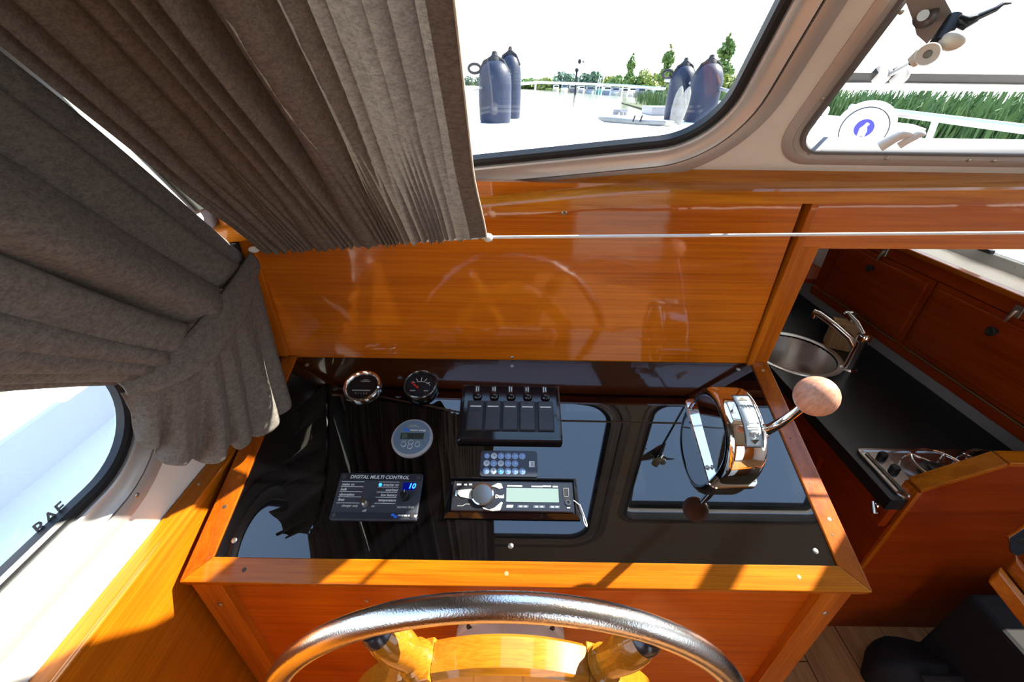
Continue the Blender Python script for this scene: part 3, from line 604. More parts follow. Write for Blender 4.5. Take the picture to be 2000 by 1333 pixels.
# ---- car radio
g = droot('car_radio', -0.0175, 0.2425, 'black car radio with a long grey-green screen and a round dial', 'radio')
b = MB()
R = [[Vector(p) for p in ((-0.093, -0.0285, 0), (0.093, -0.0285, 0), (0.0915, 0.0285, 0), (-0.0895, 0.0285, 0))],
     [Vector(p) for p in ((-0.093, -0.0285, 0.004), (0.093, -0.0285, 0.004), (0.0915, 0.0285, 0.004), (-0.0895, 0.0285, 0.004))],
     [Vector(p) for p in ((-0.0865, -0.0225, 0.0105), (0.0865, -0.0225, 0.0105), (0.0865, 0.0240, 0.0105), (-0.0865, 0.0240, 0.0105))],
     [Vector(p) for p in ((-0.0855, -0.0215, 0.0060), (0.0855, -0.0215, 0.0060), (0.0855, 0.0230, 0.0060), (-0.0855, 0.0230, 0.0060))]]
b.rings(R, capa=True, capb=True).build('surround', M_BLKG, g, local=True)
fp = slab(rbox(0, -0.001, 0.168, 0.041, 0.003), 0.0055, 0.0125, 'face_panel', mat('radio_face', (0.016, 0.018, 0.024), 0.16), g, 0.0012, 4)
sc_ = bx_('screen', (-0.0085, -0.0085, 0.0123), (0.0640, 0.0105, 0.0130), mat('grey_green_screen', (0.17, 0.24, 0.23), 0.10), g)
dl = MB().lathe([(0.0155, 0.012), (0.0155, 0.0160), (0.0138, 0.0168)], (-0.0415, 0.0005, 0), seg=36, cap=False).build('dial', M_CHR, g, local=True, smooth=True)
dk = mat('spun_dial', (0.16, 0.18, 0.20), 0.28, 0.9)
MB().lathe([(0.0140, 0.0120), (0.0140, 0.0166), (0.006, 0.0172)], (-0.0415, 0.0005, 0), seg=36).build('dial_cap', dk, dl, local=True, smooth=True)
MBT = mat('silver_button', (0.42, 0.44, 0.42), 0.35, 0.3)
MB().prism([(-0.0765, 0.0015, 0.0122), (-0.0765, 0.0065, 0.0122), (-0.0560, 0.0085, 0.0122), (-0.0555, -0.0060, 0.0122), (-0.0720, -0.0030, 0.0122)], (0, 0, 0.0014)).build('button', MBT, g, local=True, bevel=0.0004)
bx_('button', (-0.0792, -0.0020, 0.0122), (-0.0770, 0.0060, 0.0132), mat('blue_grey_button', (0.20, 0.26, 0.34), 0.4), g)
MB().prism([(-0.0300, 0.0125, 0.0122), (-0.0205, 0.0175, 0.0122), (-0.0160, 0.0165, 0.0122), (-0.0135, 0.0100, 0.0122), (-0.0180, 0.0085, 0.0122), (-0.0240, 0.0110, 0.0122)], (0, 0, 0.0014)).build('button', MBT, g, local=True, bevel=0.0004)
MB().prism([(-0.0410, -0.0160, 0.0122), (-0.0315, -0.0195, 0.0122), (-0.0240, -0.0165, 0.0122), (-0.0150, -0.0085, 0.0122), (-0.0130, -0.0100, 0.0122), (-0.0165, -0.0205, 0.0122), (-0.0270, -0.0215, 0.0122), (-0.0390, -0.0190, 0.0122)], (0, 0, 0.0014)).build('button', MBT, g, local=True, bevel=0.0004)
text('Dual', 0.0062, M_TXT, g, (-0.0235, -0.0015, 0.0128), bold=0.0003)
bars(g, [(-0.075, 0.0145, 0.006, 0.0022), (-0.066, 0.0145, 0.004, 0.002), (-0.059, 0.0148, 0.004, 0.002), (0.003, 0.0135, 0.021, 0.0020), (0.0345, 0.0132, 0.016, 0.0018), (0.0485, 0.0137, 0.011, 0.0020), (0.0600, 0.0132, 0.007, 0.0020)], M_TXT, 0.0129)
MB().tube([(-0.075, -0.0150, 0.0128), (-0.068, -0.0150, 0.0128), (-0.064, -0.0125, 0.0128), (-0.058, -0.0125, 0.0128)], 0.0005, 6).build('print_line', M_TXTG, g, local=True)
for x0, x1, m_ in ((-0.0085, 0.0015, M_TXT), (0.0065, 0.0225, MATS['blue_grey_button']), (0.0280, 0.0450, MATS['blue_grey_button']), (0.0500, 0.0650, MATS['blue_grey_button'])):
    k_ = MB().prism([(x0, -0.0165, 0.0122), (x1 - 0.001, -0.0165, 0.0122), (x1, -0.0128, 0.0122), (x0 + 0.001, -0.0128, 0.0122)], (0, 0, 0.0009)).build('preset_key', mat('preset_key', (0.07, 0.09, 0.13), 0.35) if m_ is not M_TXT else mat('pale_key', (0.30, 0.38, 0.38), 0.4), g, local=True)
    if m_ is not M_TXT: bars(k_, [(lerp(x0, x1, 0.3), -0.0147, 0.0035, 0.0016), (lerp(x0, x1, 0.72), -0.0147, 0.0035, 0.0016)], M_TXT, 0.0134, 'print_mark')
us = bx_('usb_socket', (0.0700, -0.0035, 0.0122), (0.0795, 0.0125, 0.0128), M_RUB, g)
for a, b_ in (((0.0712, 0.0005, 0.0126), (0.0718, 0.0110, 0.0134)), ((0.0776, 0.0005, 0.0126), (0.0782, 0.0110, 0.0134)), ((0.0718, 0.0106, 0.0126), (0.0776, 0.0112, 0.0134)), ((0.0718, -0.0010, 0.0126), (0.0776, -0.0003, 0.0134))): bx_('contact', a, b_, M_SCR, us)
MB().lathe([(0.0042, 0.0122), (0.0040, 0.0138), (0.0020, 0.0138), (0.0018, 0.0124)], (0.0765, -0.0085, 0), seg=18).build('jack_socket', M_ROCK, g, local=True, smooth=True)
bars(g, [(0.0765, -0.0155, 0.004, 0.0014)], M_TXT, 0.0129)
g = setp(MB().tube([D(u, v, h) for u, v, h in ((0.067, 0.247, 0.010), (0.074, 0.252, 0.009), (0.0785, 0.262, 0.004), (0.0800, 0.272, 0.0012), (0.0818, 0.277, 0.0010), (0.0835, 0.279, 0.0010), (0.0840, 0.276, 0.0010), (0.0825, 0.270, 0.0014), (0.0795, 0.262, 0.0048), (0.0750, 0.252, 0.0096))], 0.0007, 6).build('wrist_cord', M_CORD, smooth=True), 'thin white cord loop hanging beside the radio', 'cord')

# ================================================================== ENGINE CONTROL LEVER
g = droot('engine_control_lever', 0.30, 0.15, 'chrome single-lever engine control with a wooden ball knob', 'control lever')
slab([(-0.036, -0.076, 0.010), (0.036, -0.072, 0.010), (0.034, 0.074, 0.010), (-0.036, 0.074, 0.010)], 0.0, 0.0045, 'base_flange', M_CHR, g, 0.0012, 6)
for x, y in ((-0.0315, -0.045), (-0.0315, 0.052), (0.031, -0.062)): screw(g, (x, y, 0.0045), (0, 0, 1), 0.0036, local=True)
def arch(inset, n=30):
    out = [Vector((0, -(0.071 - inset), 0.004))]
    for i in range(n + 1):
        a = pi * i / n; e_ = 0.86
        cx = -math.copysign(abs(cos(a)) ** e_, cos(a)); sy = abs(sin(a)) ** e_
        out.append(Vector((0, cx * (0.071 - inset), 0.012 + sy * (0.080 - inset))))
    out.append(Vector((0, (0.071 - inset), 0.004))); return out
R = []
for x, ins in ((-0.0275, 0.010), (-0.0260, 0.0045), (-0.0225, 0.0012), (-0.0190, 0.0), (0.0180, 0.0), (0.0225, 0.0015), (0.0255, 0.006), (0.0270, 0.013)):
    R.append([Vector((x, p.y, p.z)) for p in arch(ins)])
MB().rings(R, capa=True, capb=True).build('housing', M_CHR, g, local=True, smooth=True)
R = [[Vector((x, p.y, p.z)) for p in arch(ins)] for x, ins in ((-0.0268, 0.0075), (-0.0285, 0.0105), (-0.0283, 0.0125), (-0.0272, 0.0135))]
MB().rings(R, capb=True).build('side_cover', mat('dark_mirror', (0.30, 0.30, 0.31), 0.07, 1.0), g, local=True, smooth=True)
# curved label plate over the arch, with REV, FWD and arrows
A = arch(-0.0008, 60)
def archpt(t, x): 
    i = t * (len(A) - 1); k = int(i); k = min(k, len(A) - 2); p = A[k].lerp(A[k + 1], i - k); return Vector((x, p.y, p.z))
def archn(t):
    d = archpt(t + 0.01, 0) - archpt(t - 0.01, 0); return Vector((1, 0, 0)).cross(d).normalized()
PX0, PX1 = -0.0075, 0.0155
lp = MB(); lp.rings([[archpt(lerp(0.30, 0.60, i / 20), x) for x in (PX0, PX1)] for i in range(21)], close=False)
plt = lp.build('label_plate', mat('pale_label', (0.42, 0.48, 0.50), 0.3), g, local=True, solid=0.0006, smooth=True)
bm_ = MB().tube([archpt(t, x) + archn(t) * 0.0004 for t, x in [(0.30, PX0), (0.30, PX1)] + [(lerp(0.30, 0.60, i / 10), PX1) for i in range(11)] + [(0.60, PX0)] + [(lerp(0.60, 0.30, i / 10), PX0) for i in range(1, 10)]], 0.0006, 6, closed=True).build('label_border', M_GRV, plt, local=True)
def on_arch(s_, t, size, m=M_SCRD, xc=(PX0 + PX1) / 2):
    n = archn(t); yv = (archpt(t + 0.01, 0) - archpt(t - 0.01, 0)).normalized(); xv = Vector((1, 0, 0)); p = archpt(t, xc) + n * 0.0007
    text(s_, size, m, plt, align='CENTER', mtx=Matrix(((xv.x, yv.x, n.x, p.x), (xv.y, yv.y, n.y, p.y), (xv.z, yv.z, n.z, p.z), (0, 0, 0, 1))))
def tri_arch(t, dt, w, xc=(PX0 + PX1) / 2):
    MB().add([archpt(t + dt, xc - w) + archn(t) * 0.0006, archpt(t + dt, xc + w) + archn(t) * 0.0006, archpt(t, xc) + archn(t) * 0.0006], [(0, 1, 2)]).build('arrow', M_SCRD, plt, local=True, solid=0.0004)
def bar_arch(t, w=0.0075, xc=(PX0 + PX1) / 2):
    MB().add([archpt(t - 0.004, xc - w) + archn(t) * 0.0006, archpt(t - 0.004, xc + w) + archn(t) * 0.0006, archpt(t + 0.004, xc + w) + archn(t) * 0.0006, archpt(t + 0.004, xc - w) + archn(t) * 0.0006], [(0, 1, 2, 3)]).build('print_row', M_TXTG, plt, local=True, solid=0.0004)
on_arch('REV', 0.372, 0.0085); tri_arch(0.318, 0.026, 0.0065); bar_arch(0.405); bar_arch(0.418); bar_arch(0.442, 0.004)
tri_arch(0.445, -0.010, 0.0014, PX0 + 0.003); tri_arch(0.445, -0.010, 0.0014, PX1 - 0.003)
on_arch('FWD', 0.520, 0.0085, M_TXTG); tri_arch(0.585, -0.026, 0.0065)
hub = Vector((0.029, -0.014, 0.058))
MB().lathe([(0.0135, -0.006), (0.0135, 0.006), (0.011, 0.010), (0.004, 0.012)], hub, (1, 0, 0), 24).build('pivot', M_CHR, g, local=True, smooth=True)
MB().lathe([(0.007, -0.003), (0.007, 0.006), (0.005, 0.008)], (0.029, -0.026, 0.044), (1, 0, 0), 18).build('neutral_button', M_CHR, g, local=True, smooth=True)
BALL = Vector((0.0215, -0.0405, 0.197))
k0 = hub + Vector((0.008, 0, 0))
MB().tube([k0 + Vector((-0.002, 0, -0.006)), k0, k0.lerp(BALL, 0.35) + Vector((0.005, 0, 0)), k0.lerp(BALL, 0.7) + Vector((0.003, 0, 0)), BALL], [0.0072, 0.0070, 0.0062, 0.0056, 0.0052], 16).build('lever_arm', M_CHR, g, local=True, smooth=True)
MB().ball(BALL, 0.0225, 28, 18).build('ball_knob', M_KNOB, g, local=True, smooth=True, label='pale wooden ball')

# ================================================================== STEERING WHEEL
WC = Vector((-0.0225, -0.430, -0.2285)); RR = 0.2625
g = empty('steering_wheel', WC, 'wooden ship\'s steering wheel with a polished steel outer rim', 'steering wheel')
MB().tube([WC + Vector((RR * cos(2 * pi * i / 96), 0, RR * sin(2 * pi * i / 96))) for i in range(96)], 0.0122, 18, closed=True).build('rim', M_STEEL, g, smooth=True)
for i in range(6):
    a = radians(58.5 + 60 * i); d = Vector((cos(a), 0, sin(a)))
    pr = [(0.0100, 0.035), (0.0125, 0.06), (0.0150, 0.095), (0.0165, 0.128), (0.0185, 0.143), (0.0165, 0.148), (0.0165, 0.166), (0.0165, 0.170), (0.0165, 0.178), (0.0165, 0.180), (0.0185, 0.183), (0.0160, 0.186), (0.0178, 0.189), (0.0150, 0.192), (0.0150, 0.198), (0.0172, 0.212), (0.0178, 0.224), (0.0165, 0.236), (0.0140, 0.244)]
    sp_ = MB().lathe(pr, WC, d, 22).build('spoke', M_WHEEL, g, smooth=True)
    MB().lathe([(0.0146, 0.2425), (0.0140, 0.250), (0.0115, 0.2535)], WC, d, 20).build('ferrule', mat('dark_ferrule', (0.06, 0.06, 0.07), 0.25, 0.7), sp_, smooth=True)
    # felloe between this spoke and the next
    a0, a1 = a + radians(5.2), a + radians(54.8); R = []
    for j in range(13):
        t = lerp(a0, a1, j / 12); dd = Vector((cos(t), 0, sin(t)))
        R.append([WC + dd * r + Vector((0, y, 0)) for r, y in ((0.143, -0.013), (0.147, -0.0175), (0.176, -0.0175), (0.181, -0.013), (0.181, 0.013), (0.176, 0.0175), (0.147, 0.0175), (0.143, 0.013))])
    MB().rings(R, capa=True, capb=True).build('felloe', M_WHEEL, g, smooth=True)
    R = []
    for j in range(5):
        t = lerp(a - radians(5.0), a + radians(5.0), j / 4); dd = Vector((cos(t), 0, sin(t)))
        R.append([WC + dd * r + Vector((0, y, 0)) for r, y in ((0.141, -0.019), (0.1818, -0.0185), (0.1818, 0.0185), (0.141, 0.019))])
    MB().rings(R, capa=True, capb=True).build('spoke_block', M_WHEEL, g, bevel=0.0015)
MB().lathe([(0.058, -0.020), (0.062, -0.014), (0.062, 0.014), (0.058, 0.020)], WC, (0, 1, 0), 32).build('hub', M_WHEEL, g, smooth=True)
MB().lathe([(0.030, -0.030), (0.034, -0.020), (0.034, 0.020)], WC, (0, 1, 0), 28).build('hub_plate', M_CHR, g, smooth=True)
MB().lathe([(0.012, 0.0), (0.012, 0.10)], WC, (0, 1, 0), 18).build('shaft', M_STEEL, g, smooth=True)
# ---- helm pump behind the wheel
PC = Vector((-0.0175, -0.317, -0.268))
g = empty('helm_pump', PC, 'domed white helm pump on the console front behind the wheel', 'helm pump')
MW2 = mat('worn_white_enamel', (0.62, 0.58, 0.54), 0.4, noise=0.15, nscale=25)
MB().lathe([(0.078, 0.0), (0.078, 0.010), (0.074, 0.014)], PC, (0, -1, 0), 40).build('mounting_ring', MW2, g, smooth=True)
MB().lathe([(0.072, 0.010), (0.072, 0.030), (0.066, 0.046), (0.050, 0.056), (0.020, 0.060)], PC, (0, -1, 0), 40).build('body', MW2, g, smooth=True)
bx('cast_rib', (PC.x - 0.010, PC.y - 0.046, PC.z + 0.052), (PC.x + 0.017, PC.y - 0.004, PC.z + 0.0765), MW2, g, 0.003)
text('NI-00', 0.0085, M_SCRD, g, align='CENTER', name='cast_mark', mtx=Matrix.Translation((0.0035, -0.0462, 0.060)) @ Matrix.Rotation(pi / 2, 4, 'X'))
for a in (40, 140): MB().lathe([(0.005, 0), (0.005, 0.004)], PC + Vector((0.073 * cos(radians(a)), -0.010, 0.073 * sin(radians(a)))), (0, -1, 0), 6).build('bolt', mat('dark_bolt', (0.08, 0.07, 0.06), 0.5, 0.5), g)

# ================================================================== CURTAINS
def ridge(p, k=0.55): return abs(sin(p)) ** k
g = empty('front_curtain', (-0.24, -0.03, 0.21), 'grey-brown pleated curtain drawn across the left of the windscreen', 'curtain')
CK = 0.74
def fc_pt(s, w):
    z = 0.199 + 0.0425 * s + 0.80 * w
    x = lerp(-0.392 - 0.13 * min(w, 0.36), -0.0578, s)
    y = -0.020 - 0.048 * s - CK * 0.82 * w
    q = s + 0.030 * w * sin(5.0 * s + 1.0) + 0.006 * sin(6 * w + 11 * s) + 0.05 * (1 - smooth(0, 0.25, w)) * (1 - s)
    ph = pi * (16.5 * q + 0.8 * sin(6.3 * q + 0.6) + 0.45 * sin(17 * q))
    flat = 1.0 - smooth(0.64, 0.76, s)               # the leading panel hangs almost flat
    A = 0.054 * smooth(0.0, 0.28, w) * (0.06 + 0.94 * flat) * (0.72 + 0.38 * sin(13 * s + 2))
    d = A * (ridge(ph, 0.50) - 0.7)
    Gm = 0.0060 * (1 - smooth(0.02, 0.22, w)) * (1 - 0.75 * smooth(0.80, 0.95, s))
    d += Gm * (ridge(pi * (33 * s + 1.3 * sin(9 * s) + 0.8 * sin(31 * s)) + 2.0 * w, 0.8) - 0.5)
    d += 0.010 * smooth(0.70, 0.80, s) * (1 - smooth(0.80, 0.92, s)) * smooth(0.03, 0.2, w)
    x += 0.0015 * flat * smooth(0.02, 0.18, w) * sin(2 * ph + 0.9) * (0.8 + 0.3 * sin(9 * s))     # folds lap over one another
    x -= 0.0080 * smooth(0.86, 1.0, s) * smooth(0.0, 0.13, w)
    if w < 0.012: z += 0.0016 * sin(160 * s) + 0.001 * sin(61 * s)
    return Vector((x, y, z)) + Vector((0, -0.804, -0.595)) * d
MB().grid(fc_pt, 520, 70).build('cloth', M_FAB, g, smooth=True, fixn=False)
def back_pt(s, w):                                    # unseen sheet added behind the folds to block sun glowing through
    q = s * 0.70; z = 0.206 + 0.0425 * q + 0.78 * w; y = -0.020 - 0.048 * q - CK * 0.80 * w
    x = lerp(-0.394 - 0.13 * min(w, 0.36), -0.0590, q)
    d = -0.024 - 0.026 * smooth(0, 0.25, w) + 0.008 * sin(2 * pi * 9 * q + 1.1)
    if q > 0.62: d += 0.010 * (q - 0.62) / 0.08
    return Vector((x, y, z)) + Vector((0, -0.804, -0.595)) * d
MB().grid(back_pt, 160, 30).build('sun_block_sheet', M_FAB, g, smooth=True, solid=0.001, fixn=False)
hem = MB(); hem.rings([[fc_pt(1.0, w) + Vector((0.0008, 0, 0)), fc_pt(0.988, w) + Vector((0.0, -0.0014, -0.001)), fc_pt(0.94, w) + Vector((0, -0.0012, -0.0008)), fc_pt(0.94, w) + Vector((0, 0.0004, 0.0004)), fc_pt(0.99, w) + Vector((0, 0.0012, 0.001))] for w in [0.004 + 0.99 * i / 60 for i in range(61)]], capa=True, capb=True)
hem.build('side_hem', M_FAB, g, smooth=True)
MB().tube([fc_pt(1.0, w) + Vector((0.0012, -0.0006, -0.0004)) for w in [0.002 + 0.35 * i / 40 for i in range(41)]], 0.0012, 6).build('selvedge', M_HEM, g, smooth=True)

g = empty('side_curtain', (-0.40, -0.16, 0.0), 'grey curtain tied back over the port side window', 'curtain')
def cr(P, t):                                         # Catmull-Rom through points
    n = len(P) - 1; x = min(max(t, 0), 1) * n; i = min(int(x), n - 1); f = x - i
    a, b_, c, d = P[max(i - 1, 0)], P[i], P[i + 1], P[min(i + 2, n)]
    return 0.5 * ((2 * b_) + (c - a) * f + (2 * a - 5 * b_ + 4 * c - d) * f * f + (3 * b_ - a - 3 * c + d) * f ** 3)
BU = [Vector(p) for p in ((-0.425, -0.006, 0.190), (-0.403, -0.105, 0.183), (-0.392, -0.172, 0.176), (-0.389, -0.238, 0.167), (-0.394, -0.276, 0.166), (-0.407, -0.300, 0.172))]
BL = [Vector(p) for p in ((-0.421, -0.006, 0.172), (-0.393, -0.107, 0.146), (-0.382, -0.174, 0.141), (-0.379, -0.228, 0.139), (-0.385, -0.267, 0.143), (-0.401, -0.300, 0.156))]
HM = [Vector(p) for p in ((-0.376, -0.098, -0.020), (-0.371, -0.132, -0.016), (-0.375, -0.168, -0.014), (-0.380, -0.198, -0.008), (-0.386, -0.222, 0.004), (-0.392, -0.250, 0.014), (-0.400, -0.275, 0.032), (-0.404, -0.292, 0.062), (-0.407, -0.299, 0.090), (-0.409, -0.296, 0.131))]
def up_pt(s, w):
    b0 = cr(BU, s); top = Vector((-0.432 + 0.012 * s, lerp(-0.745, -1.34, s), 0.97))
    m = b0.lerp(top, 0.42) + Vector((0.012 * sin(pi * s), 0.02 * s, -0.035 * s))
    p = b0 * (1 - w) ** 2 + m * 2 * w * (1 - w) + top * w * w
    ph = pi * (7.4 * s + 0.55 * sin(7 * s + 0.5) - 0.10)
    A = 0.052 * (0.38 + 0.62 * smooth(0.0, 0.30, w)) * (0.30 + 0.70 * smooth(0.10, 0.40, s)) * (0.85 + 0.25 * sin(19 * s))
    p.x += A * (ridge(ph, 0.85) - 0.40) + 0.003 * sin(23 * s + 4 * w) + 0.002 * sin(41 * s - 3 * w) * smooth(0, 0.2, w)
    p.z += (0.020 * smooth(0, 0.3, w) + 0.006 * (1 - w)) * sin(2 * ph)
    if s < 0.12: p.x -= 0.012 * (1 - s / 0.12)
    p.x = max(p.x, -0.4455)
    return p
MB().grid(up_pt, 260, 60).build('cloth', M_FAB2, g, smooth=True, solid=0.0012, fixn=False)
SKF = [0.0, 0.6, -0.3, 0.9, -0.8, 0.35, -0.55, 1.0, -0.9, 0.1, 0.75, -0.7, 0.5, -0.4, 0.2]
def flute(t):                                         # irregular soft flutes
    x = t * (len(SKF) - 1); i = min(int(x), len(SKF) - 2); f = x - i; f = f * f * (3 - 2 * f); return lerp(SKF[i], SKF[i + 1], lerp(f, x - i, 0.5))
def sk_pt(s, w):                                      # skirt below the tie
    a = cr(BL, s); h = cr(HM, s)
    m = a.lerp(h, 0.5) + Vector((0.004 * sin(pi * s), 0, 0.0))
    p = a * (1 - w) ** 2 + m * 2 * w * (1 - w) + h * w * w
    k = flute(min(1, max(0, s + 0.02 * w * sin(9 * s)))); grow = 0.10 + 0.90 * w
    p += Vector((0.92, -0.12, 0.25)) * 0.0150 * k * grow
    p += Vector((0, 0.8, 0.35)) * 0.010 * grow * (flute(max(0, min(1, s + 0.036))) - 0.3 * k)
    p.z += 0.006 * smooth(0.4, 1.0, w) * flute(1 - s)
    return p
MB().grid(sk_pt, 200, 44).build('skirt', M_FAB2, g, smooth=True, solid=0.0012, fixn=False)
b = MB()
def band_pt(s, w):
    a = cr(BU, s); c = cr(BL, s); p = a.lerp(c, w); p.x += 0.006 + 0.003 * sin(pi * w); p.z += 0.002 * (1 - 2 * w) + (0.004 if w < 0.05 else 0); return p
b.grid(band_pt, 60, 12)
b.build('tie_band', M_FAB2, g, smooth=True, solid=0.004)
MB().ball((-0.421, -0.012, 0.187), 0.006, 12, 8).build('hook', M_SCR, g, smooth=True)

# ---- white cord along the windscreen foot, with end knots
CA, CB = Vector((-0.416, -0.006, 0.2005)), Vector((0.95, -0.070, 0.2650))
g = empty('curtain_cord', CA, 'thin white cord stretched across the front bulkhead', 'cord')
MB().tube([CA, Vector((-0.0578, -0.0665, 0.2420)), CB], 0.0022, 8).build('cord', M_CORD, g, smooth=True)
kb = Vector((-0.0545, -0.0665, 0.2415))
MB().lathe([(0.003, -0.006), (0.0055, -0.003), (0.006, 0.0), (0.005, 0.004), (0.0025, 0.006)], kb, (1, 0.02, 0.03), 12).build('knot', M_CORD, g, smooth=True)
MB().ball(CA + Vector((0.004, -0.003, 0.0)), 0.0062, 12, 8, (1.3, 0.9, 0.8)).build('knot', M_CORD, g, smooth=True)
# ---- black hose in the corner
g = setp(MB().tube([(-0.452, -0.055, 0.075), (-0.446, -0.040, 0.050), (-0.437, -0.022, 0.020), (-0.430, -0.012, 0.002), (-0.424, -0.010, -0.02)], 0.0055, 12).build('corner_hose', M_RUB, smooth=True), 'black rubber hose in the corner left of the console', 'hose')
g = setp(MB().box((-0.446, -0.014, 0.188), (-0.432, -0.004, 0.212)).build('corner_bracket', M_BLK, bevel=0.002), 'small black bracket in the corner beside the curtains', 'bracket')

# ================================================================== WINDOW STAY (on the opening window)
g = empty('window_stay', ws(0.36, 0.47, 0), 'black window stay with white rollers on the opening window', 'window stay')
T0 = 0.405
def st(x, y, t=T0): return att(x, y, t)
pv = (CAM - st(1815, 35)).normalized()
MB().prism([st(x_, y_, 0.404 + (y_ - 36) * 0.00055) for x_, y_ in ((1768, 2), (1800, -14), (1842, -8), (1858, 22), (1862, 32), (1810, 86), (1790, 68), (1784, 44))], -pv * 0.004).build('bracket_plate', mat('taupe_metal', (0.22, 0.185, 0.17), 0.55, 0.0), g)
MB().lathe([(0.0095, 0), (0.0095, 0.004), (0.006, 0.007)], st(1808, 32, 0.402), (CAM - st(1808, 32)).normalized(), 18).build('boss', mat('dark_boss', (0.10, 0.09, 0.09), 0.35, 0.5), g, smooth=True)
MB().lathe([(0.0045, 0.005), (0.0045, 0.010)], st(1803, 30, 0.402), (CAM - st(1808, 32)).normalized(), 12).build('rivet', M_SCR, g, smooth=True)
MB().tube([st(1866, 34, 0.396), st(1830, 85, 0.398)], 0.0062, 14).build('sleeve', M_RUB, g, smooth=True)
MB().tube([st(1870, 38, 0.394), st(1885, 46, 0.392), st(1905, 36, 0.390)], [0.005, 0.006, 0.004], 12).build('wing_root', M_BLK, g, smooth=True)
MB().tube([st(1895, 40, 0.391), st(1945, 18, 0.386), st(1958, 8, 0.385), st(1975, 6, 0.384)], [0.0032, 0.0024, 0.0018, 0.0008], 10).build('wing_lever', M_BLK, g, smooth=True)
MRL = mat('ivory_roller', (0.72, 0.69, 0.60), 0.5)
k1 = st(1812, 106, 0.394); ax = (st(1818, 102, 0.36) - st(1806, 110, 0.43)).normalized()
MB().lathe([(0.0035, 0.0), (0.0035, 0.008), (0.0085, 0.009), (0.0092, 0.004), (0.0092, -0.010), (0.007, -0.014)], k1, (CAM - k1).normalized(), 20, cap=True).build('roller', MRL, g, smooth=True)
MB().tube([st(1800, 108, 0.398), st(1778, 124, 0.405)], [0.0070, 0.0050], 14).build('roller', MRL, g, smooth=True)
MB().ball(st(1860, 80, 0.392), 0.0095, 16, 10, (1.1, 1, 0.85)).build('roller', MRL, g, smooth=True)
tip = aty(1738, 146, 0.10)
MB().tube([st(1782, 122, 0.406), tip.lerp(st(1782, 122, 0.406), 0.4), tip], 0.0028, 8).build('arm', M_BLK, g, smooth=True)
for dx in (-0.012, 0.014):
    MB().lathe([(0.012, -0.004), (0.013, 0.0), (0.012, 0.004)], tip + Vector((dx, 0.0, 0.0)), (1, 0.3, 0.1), 18).build('clip', mat('clear_clip', (0.80, 0.80, 0.78), 0.15, trans=0.3), g, smooth=True)
# white casement catch on the sill of the opening window
g = empty('window_catch', wsp(0.47, 0.03, 0.004), 'pale plastic catch on the sill of the opening window', 'catch')
MCT = mat('pale_catch', (0.80, 0.79, 0.78), 0.4)
q0, q1, q2, q3 = [att(x, y, 0.50) for x, y in ((1716, 272), (1720, 292), (1760, 260), (1752, 276))]
MB().tube([att(1718, 287, 0.505), att(1745, 271, 0.495), att(1762, 263, 0.488)], [0.0062, 0.0056, 0.005], 12).build('catch_arm', MCT, g, smooth=True)
MB().ball(att(1770, 262, 0.487), 0.0062, 14, 10, (1.4, 0.8, 0.7)).build('catch_finger', MCT, g, smooth=True)
MB().tube([att(1755, 285, 0.497), att(1775, 272, 0.490), att(1792, 264, 0.485)], [0.0042, 0.0048, 0.0045], 12).build('catch_arm', MCT, g, smooth=True)
MB().ball(att(1795, 262, 0.485), 0.0055, 14, 10, (1.3, 0.8, 0.7)).build('catch_finger', MCT, g, smooth=True)

# ================================================================== GALLEY
CZ = -0.30
g = empty('galley_counter', (0.98, 0.9, FL), 'black galley worktop along the starboard side over a wooden base', 'counter')
SKC = Vector((0.872, 0.512, CZ)); SR = 0.124
oc = [Vector((0.757, -0.046)), Vector((1.204, -0.046)), Vector((1.204, 2.17)), Vector((0.757, 2.17))]
hole = [Vector((SKC.x + (SR - 0.008) * cos(2 * pi * i / 40), SKC.y + (SR - 0.008) * sin(2 * pi * i / 40))) for i in range(40)]
holed(oc, [hole[::-1]], lambda x, y, h: Vector((x, y, CZ + h)), 0.030, 'worktop', M_COUNTER, g)
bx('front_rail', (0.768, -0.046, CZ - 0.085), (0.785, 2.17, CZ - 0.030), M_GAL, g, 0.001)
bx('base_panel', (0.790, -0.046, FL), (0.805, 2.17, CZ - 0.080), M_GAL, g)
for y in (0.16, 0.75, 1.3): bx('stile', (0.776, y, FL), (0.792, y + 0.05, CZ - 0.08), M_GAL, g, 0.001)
bx('backsplash', (1.150, -0.044, CZ), (1.204, 2.17, -0.238), mat('grey_white_upstand', (0.42, 0.41, 0.39), 0.5), g)
# cupboard catch on the front of the base
g = empty('door_catch', (0.766, 0.0, CZ - 0.06), 'small chrome catch on the front of the galley base', 'catch')
pc = atx(1712, 986, 0.765)
MB().lathe([(0.009, 0.0), (0.009, 0.004), (0.006, 0.008)], pc, (-1, 0, 0), 16).build('catch_plate', M_CHR, g, smooth=True)
MB().tube([pc + Vector((-0.006, 0.004, 0.004)), pc + Vector((-0.010, -0.016, -0.010))], [0.005, 0.007], 12).build('catch_tongue', M_CHR, g, smooth=True)
# sink
g = empty('sink', (SKC.x, SKC.y, CZ - 0.14), 'round stainless steel sink in the black galley worktop', 'sink')
MSK = mat('sink_steel', (0.78, 0.76, 0.72), 0.32, 1.0, bump=0.1, bscale=80)
MB().lathe([(SR + 0.010, 0.0005), (SR + 0.009, 0.003), (SR, 0.004), (SR - 0.006, 0.001), (SR - 0.009, -0.008), (SR - 0.013, -0.10), (SR - 0.03, -0.122), (0.03, -0.128)], SKC, (0, 0, 1), 48, cap=False).build('bowl', MSK, g, smooth=True)
MB().lathe([(0.030, -0.130), (0.030, -0.127), (0.022, -0.125), (0.020, -0.1265), (0.0, -0.1265)], SKC, (0, 0, 1), 24, cap=False).build('drain', M_CHR, g, smooth=True)
